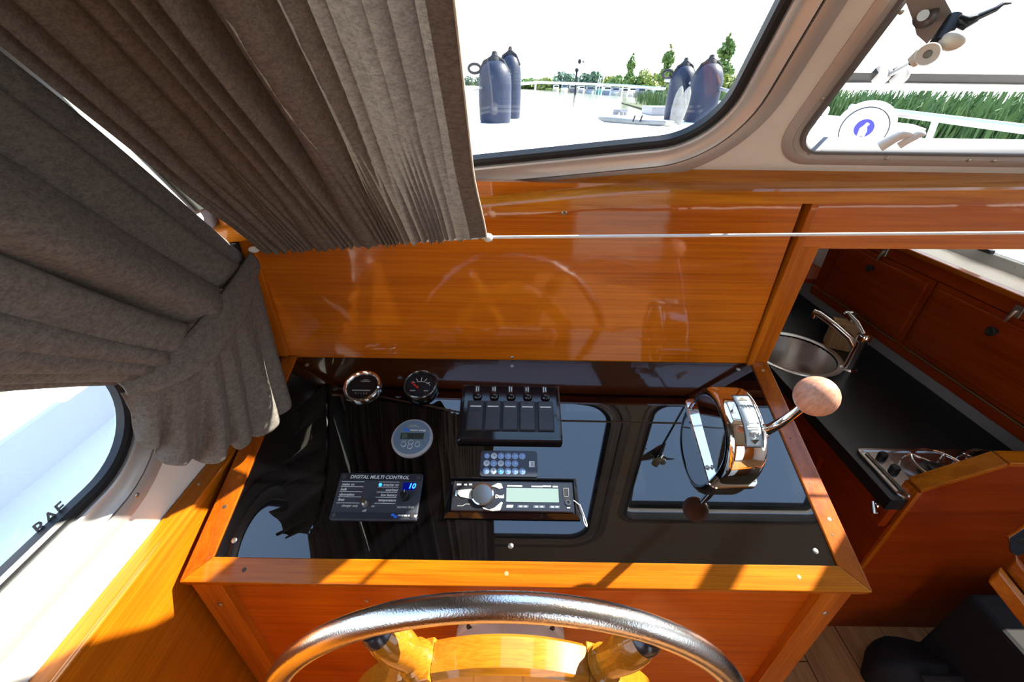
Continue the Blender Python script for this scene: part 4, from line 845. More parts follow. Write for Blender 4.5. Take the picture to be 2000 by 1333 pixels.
# mixer tap
fb = atz(1656, 722, CZ); 
g = empty('mixer_tap', fb, 'chrome mixer tap beside the round sink', 'tap')
ftop = Vector((fb.x, fb.y, CZ + 0.115))
MB().lathe([(0.022, 0.0), (0.022, 0.004), (0.016, 0.008), (0.016, 0.090), (0.0175, 0.094), (0.0175, 0.118), (0.013, 0.124)], fb, (0, 0, 1), 24).build('tap_body', M_CHR, g, smooth=True)
spt = Vector((0.905, 0.520, CZ + 0.135))
MB().tube([fb + Vector((0, 0, 0.062)), fb.lerp(spt, 0.25) + Vector((0, 0, 0.062)), fb.lerp(spt, 0.6) + Vector((0, 0, 0.036)), spt, spt + Vector((-0.010, 0.012, 0.0))], [0.012, 0.0105, 0.0095, 0.0095, 0.010], 14).build('spout', M_CHR, g, smooth=True)
MB().lathe([(0.010, 0.0), (0.010, 0.018)], spt + Vector((-0.006, 0.008, -0.016)), (0, 0, 1), 14).build('aerator', M_CHR, g, smooth=True)
MB().tube([ftop, ftop + Vector((-0.006, 0.035, 0.024)), ftop + Vector((-0.012, 0.075, 0.036))], [0.007, 0.006, 0.005], 12).build('tap_lever', M_CHR, g, smooth=True)
# soap dispenser
sb = atz(1632, 676, CZ)
g = empty('soap_dispenser', sb, 'wooden block soap dispenser with steel pump behind the tap', 'soap dispenser', rot=(0, 0, radians(-28)))
MB().box((-0.034, -0.026, 0.0), (0.034, 0.026, 0.088)).build('block', M_SOAP, g, local=True, bevel=0.002)
MB().lathe([(0.013, 0.088), (0.013, 0.096), (0.006, 0.098), (0.006, 0.118), (0.010, 0.120), (0.010, 0.126)], (0.012, 0.004, 0), seg=16).build('pump', M_CHR, g, local=True, smooth=True)
MB().tube([(0.012, 0.004, 0.123), (-0.014, -0.004, 0.122), (-0.018, -0.005, 0.116)], 0.0035, 10).build('nozzle', M_CHR, g, local=True, smooth=True)
# wall locker
LX = 1.10
g = empty('wall_locker', (1.15, 0.5, -0.235), 'dark mahogany wall locker with two drop-front doors', 'locker')
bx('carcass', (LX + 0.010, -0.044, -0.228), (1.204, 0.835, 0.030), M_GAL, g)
bx('bottom_rail', (LX - 0.010, -0.044, -0.236), (LX + 0.010, 0.84, -0.208), M_GAL, g, 0.002)
bx('top_rail', (LX - 0.004, -0.044, -0.012), (LX + 0.010, 0.84, 0.020), M_GAL, g, 0.0015)
bx('top_moulding', (LX - 0.008, -0.044, 0.020), (LX + 0.014, 0.84, 0.034), M_TRIMY, g, 0.003)
bx('end_stile', (LX - 0.002, 0.795, -0.236), (LX + 0.012, 0.84, 0.028), M_GAL, g, 0.001)
bx('shelf_top', (LX + 0.010, -0.044, 0.028), (1.200, 0.84, 0.034), M_VIN, g)
for y0, y1, yk in ((0.424, 0.792, 0.622), (0.046, 0.418, 0.230)):
    dr = bx('door', (LX - 0.002, y0, -0.207), (LX + 0.010, y1, -0.014), M_GAL, g, 0.001)
    R = [[Vector((LX - 0.002 - h, p.x, p.y)) for p in rpoly(rbox((y0 + y1) / 2, -0.1105, (y1 - y0) - 0.026 - o, 0.193 - 0.026 - o, 0.001), 0, 2)] for o, h in ((0, 0), (0, 0.0035), (0.008, 0.006))]
    MB().rings(R, capb=True).build('raised_field', M_GAL, dr)
    MB().lathe([(0.0065, 0.004), (0.0055, 0.010), (0.0105, 0.016), (0.0110, 0.021), (0.0075, 0.0225), (0.005, 0.021)], (LX - 0.002, yk, -0.056), (-1, 0, 0), 22).build('knob', mat('dark_knob', (0.035, 0.035, 0.030), 0.4, 0.3), dr, smooth=True)
    lt = MB().box((LX - 0.010, yk - 0.022, -0.012), (LX - 0.004, yk - 0.002, 0.014)).build('latch', mat('worn_latch', (0.42, 0.38, 0.33), 0.35, 0.9), g, bevel=0.0015)
    MB().tube([(LX - 0.011, yk - 0.012, 0.004), (LX - 0.016, yk - 0.010, -0.014), (LX - 0.013, yk - 0.006, -0.026)], [0.004, 0.0045, 0.003], 10).build('latch_tongue', MATS['worn_latch'], lt, smooth=True)
    MB().tube([(LX - 0.0095, y0 + 0.012, -0.207), (LX - 0.0095, y1 - 0.012, -0.207)], 0.0026, 8).build('piano_hinge', mat('aged_brass', (0.22, 0.15, 0.07), 0.45, 0.9), dr, smooth=True)
# bits in the corner beyond the locker
g = setp(bx('socket_box', (1.186, 0.70, -0.285), (1.205, 0.76, -0.235), mat('grey_box', (0.30, 0.29, 0.27), 0.5), None, 0.004), 'small grey box on the galley wall under the locker', 'box')
g = setp(MB().tube([(1.20, 0.90, -0.20), (1.185, 0.86, -0.25), (1.180, 0.80, -0.285), (1.183, 0.74, -0.275)], 0.004, 8).build('black_cable', M_RUB, smooth=True), 'black cable looping along the galley wall', 'cable')
g = setp(bx('corner_shelf', (1.02, 0.86, -0.21), (1.205, 1.20, -0.192), M_GAL, None, 0.002), 'small wooden shelf at the far end of the locker', 'shelf')
g = empty('galley_jar', (1.12, 0.98, -0.192), 'dim glass jar with a pale lid on the far galley shelf', 'jar')
MB().lathe([(0.032, 0.0), (0.036, 0.006), (0.036, 0.085), (0.028, 0.095)], (1.12, 0.98, -0.192), (0, 0, 1), 20).build('jar_body', mat('smoky_jar', (0.05, 0.045, 0.04), 0.15), g, smooth=True)
MB().lathe([(0.030, 0.095), (0.030, 0.113), (0.026, 0.115)], (1.12, 0.98, -0.192), (0, 0, 1), 20).build('lid', mat('pale_lid', (0.45, 0.36, 0.22), 0.5), g, smooth=True)
# gas hob
HB = [(0.775, -0.044, 0.012), (1.10, -0.044, 0.012), (1.10, 0.094, 0.014), (0.776, 0.094, 0.014)]
g = empty('gas_hob', (0.94, 0.03, CZ), 'stainless steel gas hob set in the galley worktop', 'hob')
MHB = mat('hob_steel', (0.58, 0.56, 0.53), 0.22, 1.0)
R = [[Vector((p.x, p.y, z)) for p in rpoly(HB, o, 6)] for o, z in ((0.0, CZ + 0.0), (0.0, CZ + 0.005), (-0.002, CZ + 0.0065), (-0.008, CZ + 0.0065), (-0.0115, CZ + 0.003))]
MB().rings(R, capa=True, capb=True).build('tray', MHB, g, smooth=False)
bx('control_strip', (0.790, -0.044, CZ + 0.003), (0.832, 0.080, CZ + 0.010), MHB, g, 0.003)
for x, y in ((0.811, 0.060), (0.809, 0.022)):
    MB().lathe([(0.0095, 0.010), (0.0090, 0.022), (0.0075, 0.024)], (x, y, CZ), (0, 0, 1), 18).build('knob', M_BLK, g, smooth=True)
for x in (0.905, 1.025):
    br = MB().lathe([(0.034, 0.004), (0.034, 0.010), (0.026, 0.014), (0.022, 0.014)], (x, 0.02, CZ), (0, 0, 1), 26).build('burner', mat('dark_burner', (0.05, 0.048, 0.045), 0.4, 0.5), g, smooth=True)
    MB().lathe([(0.020, 0.014), (0.020, 0.019), (0.016, 0.021)], (x, 0.02, CZ), (0, 0, 1), 24).build('burner_cap', M_BLK, br, smooth=True)
    gr = MB().tube([Vector((x + 0.052 * cos(2 * pi * i / 32), 0.02 + 0.052 * sin(2 * pi * i / 32), CZ + 0.026)) for i in range(32)], 0.0028, 8, closed=True).build('pan_ring', M_CHR, g, smooth=True)
    for i in range(4):
        a = pi / 4 + i * pi / 2; c_ = Vector((cos(a), sin(a), 0))
        MB().tube([Vector((x, 0.02, CZ + 0.026)) + c_ * 0.022, Vector((x, 0.02, CZ + 0.026)) + c_ * 0.056, Vector((x, 0.02, CZ + 0.006)) + c_ * 0.060], 0.0026, 8).build('prong', M_CHR, gr, smooth=True)

# ================================================================== FOOT OF THE CABIN, STARBOARD SIDE
g = empty('bench_seat', (0.98, -0.36, FL), 'varnished seat base with steel bracket at the right edge', 'seat')
ra, rb_ = aty(1945, 1112, -0.20), aty(2010, 1190, -0.20)
dd = Vector((0.0, -1, 0))
def rail(px0, px1, Y0, Y1, w, m, name):
    a, b_ = aty(*px0, Y0), aty(*px1, Y1); d = (b_ - a).normalized(); s_ = Vector((0, 0, 1)).cross(d).normalized()
    e_ = b_ + d * 0.35
    return MB().prism([a - s_ * w, a + s_ * w, a + s_ * w + Vector((0, 0, -0.03)), a - s_ * w + Vector((0, 0, -0.03))], e_ - a).build(name, m, g, bevel=0.003)
rail((1952, 1112), (2000, 1172), -0.20, -0.235, 0.010, M_TRIM, 'seat_rail')
rail((1984, 1088), (2000, 1108), -0.19, -0.20, 0.008, M_TRIMY, 'seat_slat')
bp_ = aty(1992, 1052, -0.19)
MB().prism([bp_ + Vector(v) for v in ((-0.018, 0, 0.0), (-0.008, 0, 0.030), (0.006, 0, 0.036), (0.045, 0, 0.0), (0.030, 0, -0.050), (0.010, 0, -0.040))], (0, 0.005, 0)).build('bracket', M_CHR, g, bevel=0.001)
MB().lathe([(0.0075, 0), (0.0070, 0.001)], bp_ + Vector((0.010, -0.0002, -0.008)), (0, -1, 0), 14).build('bracket_hole', M_RUB, g)
bx('darkness_box', (0.96, -0.55, FL), (1.50, -0.12, -0.50), mat('painted_darkness', (0.006, 0.006, 0.007), 0.9), g, 0.01)  # black box added in place of plain darkness beside the seat
g = empty('floor_bag', (0.93, -0.20, FL), 'black bag slumped on the oak floor by the partition', 'bag')
def bag(s, t):
    a = 2 * pi * s; r = (0.13 + 0.012 * sin(3 * a + 1) + 0.008 * sin(7 * a)) * (sin(pi * (0.08 + 0.92 * t) / 1.0 * 0.5 + 0.0) if t < 1 else 1)
    r = (0.15 + 0.014 * sin(3 * a + 1) + 0.008 * sin(7 * a)) * cos(pi / 2 * max(0, t) ** 2.2)
    return Vector((0.985 + r * cos(a) * 1.0, -0.185 + r * sin(a) * 0.62, FL + 0.115 * t + 0.012 * sin(2 * a + 2) * t))
MB().grid(bag, 48, 14).build('bag_body', mat('black_bag', (0.010, 0.009, 0.009), 0.75), g, smooth=True)
MB().tube([(0.90, -0.20, FL + 0.10), (0.93, -0.21, FL + 0.125), (1.0, -0.21, FL + 0.130), (1.05, -0.20, FL + 0.105)], 0.009, 8).build('bag_handle', MATS['black_bag'], g, smooth=True)

# ================================================================== OUTSIDE: DECK AND FITTINGS
DZ = 0.19
def dz(y): return lerp(0.252, DZ, smooth(0.0, 2.4, y))
R = []
for y, xa, xb in ((0.085, -0.46, 1.42), (0.5, -0.46, 1.42), (1.0, -0.46, 1.42), (1.5, -0.46, 1.42), (2.1, -0.46, 1.42), (2.6, -0.46, 1.95), (3.4, -0.46, 1.95), (4.0, -0.25, 1.75), (4.6, 0.05, 1.42), (5.1, 0.45, 1.02), (5.4, 0.70, 0.74)):  # starboard edge widened into an added eave that shades the galley window
    R.append([Vector((xa, y, dz(y) - 0.03)), Vector((xb, y, dz(y) - 0.03)), Vector((xb, y, dz(y))), Vector((xa, y, dz(y)))])
struct(MB().rings(R, capa=True, capb=True).build('foredeck', M_DECK))
struct(MB().prism([(-0.50, -3.0, -0.16), (-0.50, 3.3, -0.16), (-0.80, 3.0, -0.16), (-0.80, -3.0, -0.16)], (0, 0, 0.012)).build('side_deck_port', M_DECK))
struct(MB().prism([(-0.80, 0, -0.9), (-0.80, 0, -0.062), (-0.803, 0, -0.058), (-0.915, 0, -0.058), (-0.92, 0, -0.064), (-0.90, 0, -0.9)], (0, 3.2, 0)).build('bulwark_port', M_DECK))
struct(MB().prism([(-0.80, -3.0, -0.9), (-0.80, -3.0, -0.062), (-0.803, -3.0, -0.058), (-0.915, -3.0, -0.058), (-0.92, -3.0, -0.064), (-0.90, -3.0, -0.9)], (0, 3.0, 0)).build('bulwark_port_aft', M_DECK))
struct(MB().prism([(1.235, 0.05, -0.16), (2.2, 0.05, -0.16), (2.2, 2.6, -0.16), (1.95, 2.6, -0.16), (1.235, 2.1, -0.16)], (0, 0, 0.012)).build('side_deck_starboard', M_DECK))
struct(MB().prism([(1.90, -3.0, -0.16), (2.2, -3.0, -0.16), (2.2, 0.05, -0.16), (1.90, 0.05, -0.16)], (0, 0, 0.012)).build('side_deck_starboard_aft', M_DECK))
# bow rail in three runs
M_RAIL = mat('steel_rail', (0.42, 0.43, 0.45), 0.3, 0.6)
g = empty('bow_rail', (0.5, 3.8, DZ), 'low bow railing of thin metal tubes around the foredeck', 'railing')
def run(pts, r=0.011, name='top_rail'): MB().tube(pts, r, 10).build(name, M_RAIL, g, smooth=True)
run([aty(860, 186, 1.9), aty(912, 176, 2.4), aty(957, 168, 2.85), aty(996, 161, 3.15), aty(1016, 158, 3.35)])
run([aty(1014, 164, 3.4), aty(1050, 161, 3.8), aty(1120, 163, 4.2), aty(1218, 167, 4.25), aty(1300, 173, 4.0)])
run([aty(1299, 157, 3.4), aty(1350, 163, 3.2), aty(1401, 172, 3.0), aty(1440, 182, 2.75)])
for x, y0, yb, Y in ((957, 168, 240, 2.85), (992, 161, 232, 3.15), (1046, 163, 226, 3.75), (1217, 167, 218, 4.25), (1325, 160, 235, 3.3), (1400, 172, 226, 3.0)):
    a = aty(x, y0, Y); MB().tube([a, Vector((a.x - 0.01, a.y - 0.02, DZ))], 0.008, 8).build('post', M_RAIL, g, smooth=True)
# four fenders standing in the rail
def fender(px, Y, top, rad, label, eye, lean=0.0, patch=False):
    b_ = aty(px, 200, Y); base = Vector((b_.x, Y, DZ)); H_ = aty(px, top, Y).z - DZ
    o = empty('fender', base, label, 'fender', 'fenders standing at the bow rail')
    ax = Vector((lean, 0, 1)).normalized()
    pr = [(rad * 0.93, 0.0), (rad * 0.97, 0.02), (rad, H_ * 0.35), (rad, H_ * 0.60), (rad * 0.985, H_ * 0.70), (rad * 0.93, H_ * 0.79), (rad * 0.83, H_ * 0.87), (rad * 0.68, H_ * 0.935), (rad * 0.48, H_ * 0.98), (rad * 0.2, H_ * 1.0)]
    bd = MB().lathe(pr, base, ax, 32).build('body', M_FEND, o, smooth=True)
    tp = base + ax * (H_ * 1.0)
    MB().lathe([(rad * 0.42, -0.010), (rad * 0.36, 0.012), (rad * 0.20, 0.026), (rad * 0.14, 0.046), (rad * 0.05, 0.05)], tp, ax, 18).build('top_collar', M_ROPE, o, smooth=True)
    MB().tube([tp + Vector((x_ * rad, -0.02, z_)) for x_, z_ in ((-0.92, -0.075), (-0.62, -0.012), (0.0, 0.022), (0.50, -0.006), (0.85, -0.07))], 0.010, 8).build('rope', M_ROPE, o, smooth=True)
    if eye:
        c_ = tp + Vector((eye[0], 0.0, eye[1]))
        MB().tube([c_ + Vector((0.040 * cos(2 * pi * i / 20), 0, 0.026 * sin(2 * pi * i / 20))) for i in range(20)], 0.009, 8, closed=True).build('eye', M_ROPE, o, smooth=True)
    if patch: MB().tube([base + Vector((rad * 0.50, -rad * 0.84, H_ * 0.66)), base + Vector((rad * 0.22, -rad * 0.86, H_ * 0.80))], [0.014, 0.008], 8).build('scuff', mat('rust_scuff', (0.10, 0.040, 0.036), 0.8), o)
    return o
fender(967, 2.74, 117, 0.112, 'dark blue fender at the left of the foredeck, front one of the left pair', (-0.135, -0.050))
fender(996, 3.22, 106, 0.085, 'slimmer dark blue fender half hidden behind the front left fender', None)
fender(1325, 3.30, 127, 0.098, 'dark blue fender with a rope eye, left one of the right pair', (-0.125, -0.060))
fender(1372, 3.05, 122, 0.112, 'broad dark fender with a reddish scuff, right one of the right pair', None, patch=True)
# plough anchor lying on deck with upright flukes
ab = atz(1318, 246, DZ)
g = empty('anchor', ab, 'galvanised anchor on the foredeck with two upright flukes', 'anchor')
def fluke(px0, px1, Y, w, name='fluke'):
    a = aty(px0[0], px0[1], Y); c = aty(px1[0], px1[1], Y); d = c - a; n = d.length; d = d / n; s_ = Vector((0, 1, 0)).cross(d).normalized()
    R = []
    for i in range(13):
        t = i / 12; ww = w * (0.75 + 0.35 * sin(pi * min(1, t * 1.05))) * (1 if t < 0.75 else sqrt(max(0.02, 1 - ((t - 0.75) / 0.25) ** 2)))
        p = a + d * n * t
        R.append([p + s_ * ww * cos(k * pi / 5) + Vector((0, 0.012 * sin(k * pi / 5), 0)) for k in range(10)])
    return MB().rings(R, capa=True, capb=True).build(name, M_GALV, g, smooth=True)
fluke((1322, 246), (1347, 169), 2.72, 0.030); fluke((1313, 236), (1332, 168), 2.85, 0.028)
sA, sB = atz(1170, 231, DZ + 0.02), atz(1300, 241, DZ + 0.02)
MB().tube([sA, sA.lerp(sB, 0.15) + Vector((0, -0.05, -0.005)), sA.lerp(sB, 0.6) + Vector((0, -0.03, -0.008)), sB, ab], [0.012, 0.022, 0.020, 0.018, 0.016], 10).build('shank', M_GALV, g, smooth=True)
for px in (1236, 1250):
    a = atz(px, 238, DZ + 0.02); MB().tube([a, a + Vector((0.01, 0, 0.04))], 0.006, 8).build('shackle_pin', M_ROPE, g, smooth=True)
def cleat(px, py, w, h, label, m):
    a = atz(px, py, DZ); o = empty('deck_cleat', a, label, 'cleat')
    MB().box((a.x - w / 2, a.y - 0.03, DZ + h * 0.45), (a.x + w / 2, a.y + 0.03, DZ + h)).build('horn', m, o, bevel=0.008)
    for s_ in (-0.25, 0.25): MB().box((a.x + s_ * w - 0.012, a.y - 0.02, DZ), (a.x + s_ * w + 0.012, a.y + 0.02, DZ + h * 0.5)).build('foot', m, o)
MCL = mat('dull_steel', (0.22, 0.22, 0.24), 0.45, 0.4)
cleat(1202, 224, 0.06, 0.045, 'small dark cleat left of the rail post on deck', MCL)
cleat(1217, 225, 0.07, 0.050, 'grey cleat at the foot of the bow rail post', MCL)
g = setp(MB().box(tuple(atz(1272, 226, DZ)), tuple(atz(1312, 224, DZ) + Vector((0, 0.16, 0.07)))).build('chain_stopper', MCL, bevel=0.008), 'grey chain stopper box beside the anchor flukes', 'chain stopper')
# white cowl ventilator with a blue emblem
cc = att(1690, 244, 1.30); cb = Vector((cc.x, cc.y, dz(cc.y)))
g = empty('cowl_ventilator', cb, 'white domed cowl ventilator with a round blue emblem', 'ventilator')
MB().lathe([(0.062, 0.0), (0.062, 0.02), (0.050, 0.03), (0.050, cc.z - cb.z - 0.02)], cb, (0, 0, 1), 28).build('stem', M_WHT, g, smooth=True)
MB().ball(cc, 0.075, 28, 18, (1, 1, 0.88)).build('cowl', M_WHT, g, smooth=True)
fd = (CAM - cc); fd.z *= 0.2; fd.normalize()
rim_ = MB().lathe([(0.056, 0.040), (0.057, 0.066), (0.053, 0.074), (0.045, 0.075)], cc + Vector((0, 0, -0.010)), fd, 32).build('mouth_cover', M_WHT, g, smooth=True)
MB().lathe([(0.057, 0.050), (0.061, 0.054), (0.060, 0.060), (0.057, 0.061)], cc + Vector((0, 0, -0.010)), fd, 32, cap=False).build('mouth_ring', M_GRV, g, smooth=True)
em = MB().lathe([(0.024, 0.074), (0.024, 0.0765)], cc + Vector((0, 0, -0.006)), fd, 28).build('emblem', mat('navy_emblem', (0.03, 0.03, 0.30), 0.4), g)
sx = Vector((0, 0, 1)).cross(fd).normalized(); e0 = cc + Vector((0, 0, -0.006)) + fd * 0.0768
MB().prism([e0 + sx * a + Vector((0, 0, c)) for a, c in ((-0.010, -0.022), (0.008, -0.022), (0.010, -0.006), (0.006, 0.004), (0.010, 0.012), (0.002, 0.016), (-0.004, 0.006), (-0.010, 0.000))], fd * 0.0006).build('emblem_figure', M_WHT, em)
# starboard handrail
g = empty('starboard_rail', (1.75, 1.4, -0.15), 'white tubular handrail on the starboard side deck', 'railing')
p0, p1 = atx(1722, 217, 1.78), atx(2030, 256, 1.78)
MB().tube([p0 + (p0 - p1) * 0.3, p0, p1, p1 + (p1 - p0) * 0.5], 0.016, 12).build('top_rail', M_RAIL, g, smooth=True)
a = atx(1829, 232, 1.78); MB().tube([a, a + Vector((0.02, -0.03, -0.45))], 0.013, 10).build('post', M_RAIL, g, smooth=True)
a = p0; MB().tube([a, a + Vector((0, 0, -0.45))], 0.013, 10).build('post', M_RAIL, g, smooth=True)

# ================================================================== OUTSIDE: WATER, BANK, BOATS, TREES
def wz(x): return -0.85 - 0.0374 * x
wt = MB().add([(-900, -500, wz(-900)), (900, -500, wz(900)), (900, 1200, wz(900)), (-900, 1200, wz(-900))], [(0, 1, 2, 3)])
mw = mat('river_water', (0.16, 0.17, 0.10), 0.12, noise=0.3, nscale=0.8, bump=0.8, bscale=6)
struct(wt.build('water', mw))
def far(px, dist):                                   # point on the water in the direction of a picture column
    r = ray(px, 172); h = sqrt(r.x ** 2 + r.y ** 2); x, y = CAM.x + r.x / h * dist, CAM.y + r.y / h * dist
    return Vector((x, y, wz(x)))
def elev(px, py, dist):
    r = ray(px, py); return CAM.z + dist * r.z / sqrt(r.x ** 2 + r.y ** 2)
MGR = mat('bank_grass', (0.20, 0.26, 0.06), 0.9, noise=0.4, nscale=0.3)
b = MB(); R = []
for i in range(40):
    px = lerp(860, 1560, i / 39); d0 = lerp(330, 170, smooth(860, 1250, px)); a = far(px, d0); c = far(px, d0 + 60)
    R.append([a, a + Vector((0, 0, 0.9)), c + Vector((0, 0, 2.0)), c])
struct(b.rings(R, close=False).build('far_bank', MGR))
def leafmat(name, c1, c2):
    m, t, bs = _new(name)
    c = t.nodes.new('ShaderNodeObjectInfo'); n = t.nodes.new('ShaderNodeTexNoise'); n.inputs['Scale'].default_value = 0.9; tc_ = t.nodes.new('ShaderNodeTexCoord')
    mx = t.nodes.new('ShaderNodeMix'); mx.data_type = 'RGBA'; mx.inputs['A'].default_value = (*c1, 1); mx.inputs['B'].default_value = (*c2, 1)
    t.links.new(tc_.outputs['Object'], n.inputs[0]); t.links.new(n.outputs[0], mx.inputs['Factor']); t.links.new(mx.outputs['Result'], bs.inputs['Base Color'])
    bs.inputs['Roughness'].default_value = 0.8; bs.inputs['Specular IOR Level'].default_value = 0.2
    return m
ML1 = leafmat('poplar_leaves', (0.10, 0.17, 0.06), (0.20, 0.30, 0.10)); ML2 = leafmat('blue_green_leaves', (0.10, 0.17, 0.13), (0.17, 0.25, 0.18)); ML3 = leafmat('yellow_green_leaves', (0.22, 0.27, 0.07), (0.36, 0.40, 0.14))
MTK = mat('tree_bark', (0.12, 0.09, 0.06), 0.9)
rng = random.Random(11)
def tree(px, top, wpx, dist, ml, label, shape='round', n=520):
    base = far(px, dist); H_ = elev(px, top, dist) - base.z; rw = wpx / 2 / FPX * dist * 1.15
    o = empty('tree', base, label, 'tree', 'trees along the far shore')
    MB().tube([base, base + Vector((0, 0, H_ * 0.75))], [max(0.12, rw * 0.10), rw * 0.03], 7).build('trunk', MTK, o)
    b = MB()
    for i in range(n):
        while True:
            x, y, z = rng.uniform(-1, 1), rng.uniform(-1, 1), rng.uniform(0, 1)
            if shape == 'poplar': lim = (sin(pi * (0.10 + 0.86 * z)) ** 0.6) * (1 - 0.40 * z) * (0.75 + 0.25 * sin(17 * z + px))
            elif shape == 'conifer': lim = 1 - z * 0.9
            else: lim = sin(pi * (0.10 + 0.86 * z)) ** 0.55 * (0.8 + 0.2 * sin(3 * atan2(y, x) + 9 * z + px))
            if x * x + y * y < lim * lim: break
        p = base + Vector((x * rw, y * rw, (0.03 + 1.02 * z) * H_)); s_ = rw * (0.16 if shape != 'round' else 0.13) * rng.uniform(0.7, 1.4)
        a = Vector((rng.gauss(0, 1), rng.gauss(0, 1), rng.gauss(0, 1))).normalized(); c = a.orthogonal().normalized() * s_; d = a.cross(c).normalized() * s_ * rng.uniform(0.6, 1.2)
        b.add([p - c, p - d, p + c, p + d], [(0, 1, 2, 3)])
    b.build('crown', ml, o, fixn=False)
tree(916, 149, 18, 300, ML2, 'small far tree at the left end of the far shore', n=260)
tree(934, 151, 16, 300, ML2, 'small far tree beside the front left fender', n=260)
for i, (px, tp, w_, d0, ml, lb) in enumerate((
    (1032, 156, 40, 260, ML1, 'low bush on the shore right of the left fenders'), (1068, 154, 46, 250, ML3, 'pale low bush on the shore, second from the left fenders'),
    (1096, 143, 36, 235, ML2, 'blue-green tree left of the dark marker post'), (1112, 146, 26, 230, ML2, 'narrow blue-green tree close to the marker post'),
    (1142, 146, 34, 225, ML2, 'blue-green tree just right of the marker post'), (1160, 142, 34, 225, ML2, 'taller blue-green tree right of the marker post'),
    (1188, 150, 30, 215, ML3, 'pale green tree behind the white masts'), (1206, 149, 30, 210, ML1, 'round green tree left of the slim poplar'),
    (1240, 152, 34, 205, ML1, 'bushy green tree at the foot of the slim poplar'), (1255, 134, 22, 205, ML3, 'airy yellow-green tree between the two poplars'),
    (1272, 144, 30, 200, ML3, 'rounded yellow-green tree right of the airy tree'), (1312, 140, 40, 190, ML3, 'yellow-green tree behind the right fenders'),
    (1420, 150, 50, 175, ML3, 'yellow-green bush at the right corner of the windscreen'), (1385, 150, 40, 180, ML3, 'leafy bush between the right fender and the tall poplar'))):
    tree(px, tp, w_, d0, ml, lb, n=420)
tree(1227, 105, 20, 200, ML1, 'slim tall poplar left of the right fenders', 'poplar', 800)
tree(1296, 89, 26, 190, ML1, 'tall poplar right behind the fender with rope eye', 'poplar', 900)
tree(1402, 74, 36, 180, ML1, 'broad tall poplar right of the scuffed fender', 'poplar', 1000)
tree(1476, 40, 44, 170, ML1, 'tall poplar cut off by the windscreen frame', 'poplar', 1000)
# dark marker post with lamp
mp_ = far(1124, 120)
g = empty('marker_post', mp_, 'thin dark marker post with a lamp on the river', 'post')
MB().tube([mp_, Vector((mp_.x, mp_.y, elev(1124, 138, 120)))], 0.22, 8).build('pole', M_ROPE, g)
MB().ball((mp_.x, mp_.y, elev(1124, 137, 120)), 0.45, 12, 8).build('pole_cap', M_ROPE, g)
t2 = Vector((mp_.x + 0.5, mp_.y, elev(1126, 120, 120)))
MB().tube([Vector((mp_.x + 0.6, mp_.y, mp_.z)), Vector((t2.x, t2.y, t2.z + 0.6))], 0.035, 6).build('mast', M_WHT, g)
MB().ball(t2, 0.5, 12, 8, (0.8, 0.8, 1)).build('lamp', M_ROPE, g)
MB().ball(t2 + Vector((0.9, 0, 0)), 0.28, 10, 8).build('lamp', MCL, g)
# moored boats along the far jetty
BCOL = [((0.70, 0.70, 0.70), 'white'), ((0.16, 0.20, 0.30), 'navy'), ((0.45, 0.46, 0.48), 'grey'), ((0.62, 0.56, 0.46), 'cream'), ((0.05, 0.32, 0.28), 'green-topped'), ((0.10, 0.11, 0.14), 'black'), ((0.60, 0.62, 0.66), 'pale grey'), ((0.30, 0.36, 0.46), 'slate blue')]
ordn = ['first', 'second', 'third', 'fourth', 'fifth', 'sixth', 'seventh', 'eighth', 'ninth', 'tenth', 'eleventh', 'twelfth', 'thirteenth']
for i in range(13):
    px = 1086 + i * 16.6; d0 = lerp(190, 140, i / 12) + 11 * (i % 2); base = far(px, d0); col, cn = BCOL[(i * 5 + 3) % 8]
    o = empty('moored_boat', base, '%s motor boat, %s from the left along the far jetty' % (cn, ordn[i]), 'boat', 'boats moored along the far jetty')
    w_ = 1.45 * (0.9 + 0.25 * ((i * 7) % 5) / 4); hh_ = 1.0 + 0.3 * ((i * 3) % 4) / 3
    R = [[base + Vector((sx_ * w_ * q, yy, zz * hh_)) for sx_, zz in ((-1, 1.0), (-0.75, 0.0), (0.75, 0.0), (1, 1.0))] for q, yy in ((0.85, 4), (1.0, 1), (0.9, -2), (0.35, -4.2), (0.04, -4.8))]
    MB().rings(R, capa=True, capb=True).build('hull', mat('hull_%d' % ((i * 5 + 3) % 8), col, 0.4), o)
    MB().box((base.x - w_ * 0.72, base.y - 1.5, base.z + hh_), (base.x + w_ * 0.72, base.y + 2.6, base.z + hh_ + 1.2)).build('cabin', mat('boat_cabin_%d' % (i % 3), ((0.72, 0.72, 0.70), (0.20, 0.24, 0.32), (0.40, 0.38, 0.36))[i % 3], 0.5), o, bevel=0.15)
    MB().box((base.x - w_ * 0.62, base.y - 1.53, base.z + hh_ + 0.5), (base.x + w_ * 0.62, base.y - 1.49, base.z + hh_ + 1.0)).build('cabin_window', M_BLK, o)
for px, tp, lean, lb in ((1163, 148, 6, 'leaning white mast, leftmost of the three on the far jetty'), (1170, 152, 1, 'upright white mast, middle of the three on the far jetty'), (1176, 150, 1, 'upright white mast, rightmost of the three on the far jetty')):
    d0 = 130; base = far(px, d0); tpz = elev(px + lean, tp, d0); tx = far(px + lean, d0)
    o = setp(MB().tube([base, Vector((tx.x, tx.y, tpz))], 0.10, 6).build('boat_mast', M_WHT), lb, 'mast')
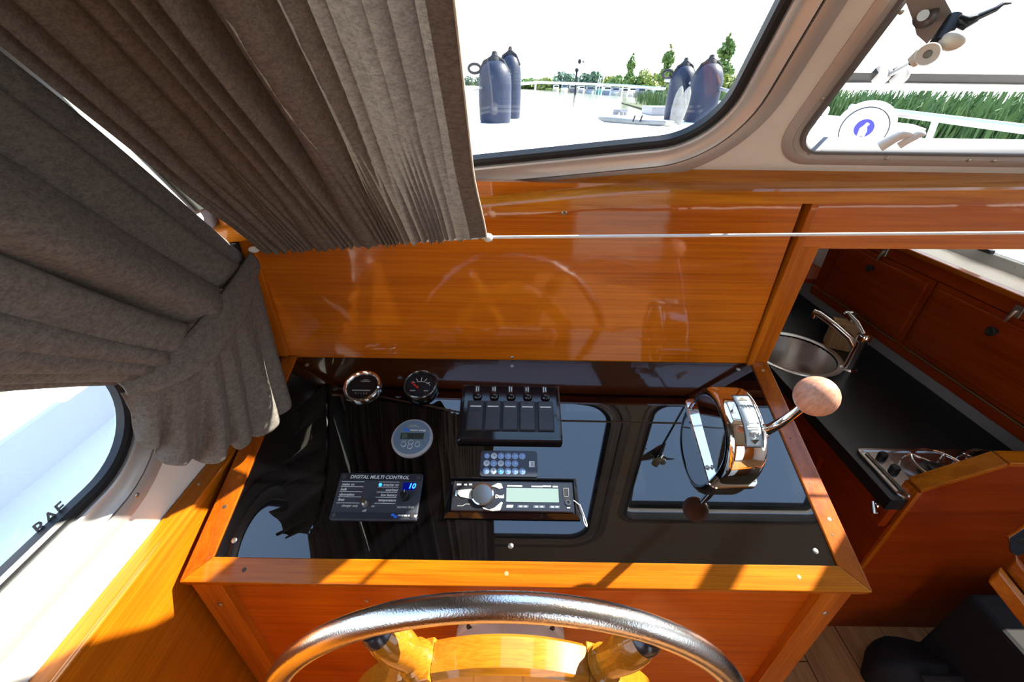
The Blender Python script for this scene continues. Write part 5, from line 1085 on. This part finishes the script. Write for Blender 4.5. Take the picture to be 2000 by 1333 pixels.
# white cruiser moored close by on the starboard bow
cb = Vector((3.75, 4.9, wz(3.7)))
g = empty('white_cruiser', cb, 'white cruiser hull moored beyond the ventilator', 'boat')
R = [[Vector((cb.x + sx_ * 0.55 * q, cb.y + yy, cb.z + zz)) for sx_, zz in ((-1, 1.10), (-0.7, 0.0), (0.7, 0.0), (1, 1.10))] for q, yy in ((1, 3.0), (1, 0.6), (0.75, -0.5), (0.1, -1.1))]
MB().rings(R, capa=True, capb=True).build('hull', M_DECK, g)
for z_ in (0.55, 0.85): MB().tube([Vector((cb.x - 0.56 * q, cb.y + yy, cb.z + z_)) for q, yy in ((0.98, 3.0), (0.98, 0.6), (0.74, -0.5), (0.12, -1.1))], 0.018, 6).build('rubbing_strake', MCL, g)
MB().box((cb.x - 0.35, cb.y + 0.8, cb.z + 1.10), (cb.x + 0.35, cb.y + 2.8, cb.z + 1.22)).build('coachroof', M_DECK, g, bevel=0.04)
# reeds along the starboard bank
MRD = leafmat('reed_leaves', (0.025, 0.085, 0.035), (0.13, 0.19, 0.06))
struct(MB().prism([(5.6, -6, wz(5.6) - 0.3), (9.5, -6, wz(9.5) - 0.3), (22, 60, wz(22) - 0.3), (13, 60, wz(13) - 0.3)], (0, 0, 0.42)).build('reed_bank', mat('bank_soil', (0.06, 0.07, 0.03), 0.95)))
b = MB()
for i in range(15000):
    y = rng.uniform(0.5, 15) if i < 12500 else rng.uniform(15, 40); x0 = 5.7 + max(0, y - 2) * 0.11; x = x0 + rng.random() ** 1.5 * 2.4
    h = rng.uniform(1.05, 1.62) * (1 + 0.05 * (x - x0)); a = rng.uniform(0, 2 * pi); w_ = rng.uniform(0.010, 0.026); ln = rng.uniform(0.10, 0.65)
    z0 = wz(x) + 0.1; sx_ = Vector((cos(a), sin(a), 0)) * w_; d = Vector((0.35 + cos(a + 1.6) * 0.8, sin(a + 1.6) * 0.8 - 0.35, 0)) * ln * 0.6
    p0 = Vector((x, y, z0 + h * rng.uniform(0.25, 0.5))); p1 = p0 + d * 0.3 + Vector((0, 0, (h) * 0.33)); p2 = p1 + d * 0.55 + Vector((0, 0, h * 0.20 * (1 - ln)))
    b.add([p0 - sx_ * 0.6, p0 + sx_ * 0.6, p1 + sx_, p1 - sx_, p2], [(0, 1, 2, 3), (3, 2, 4)])
o = b.build('reeds', MRD, fixn=False)
setp(o, 'dense green reeds along the starboard bank', 'reeds', kind='stuff')
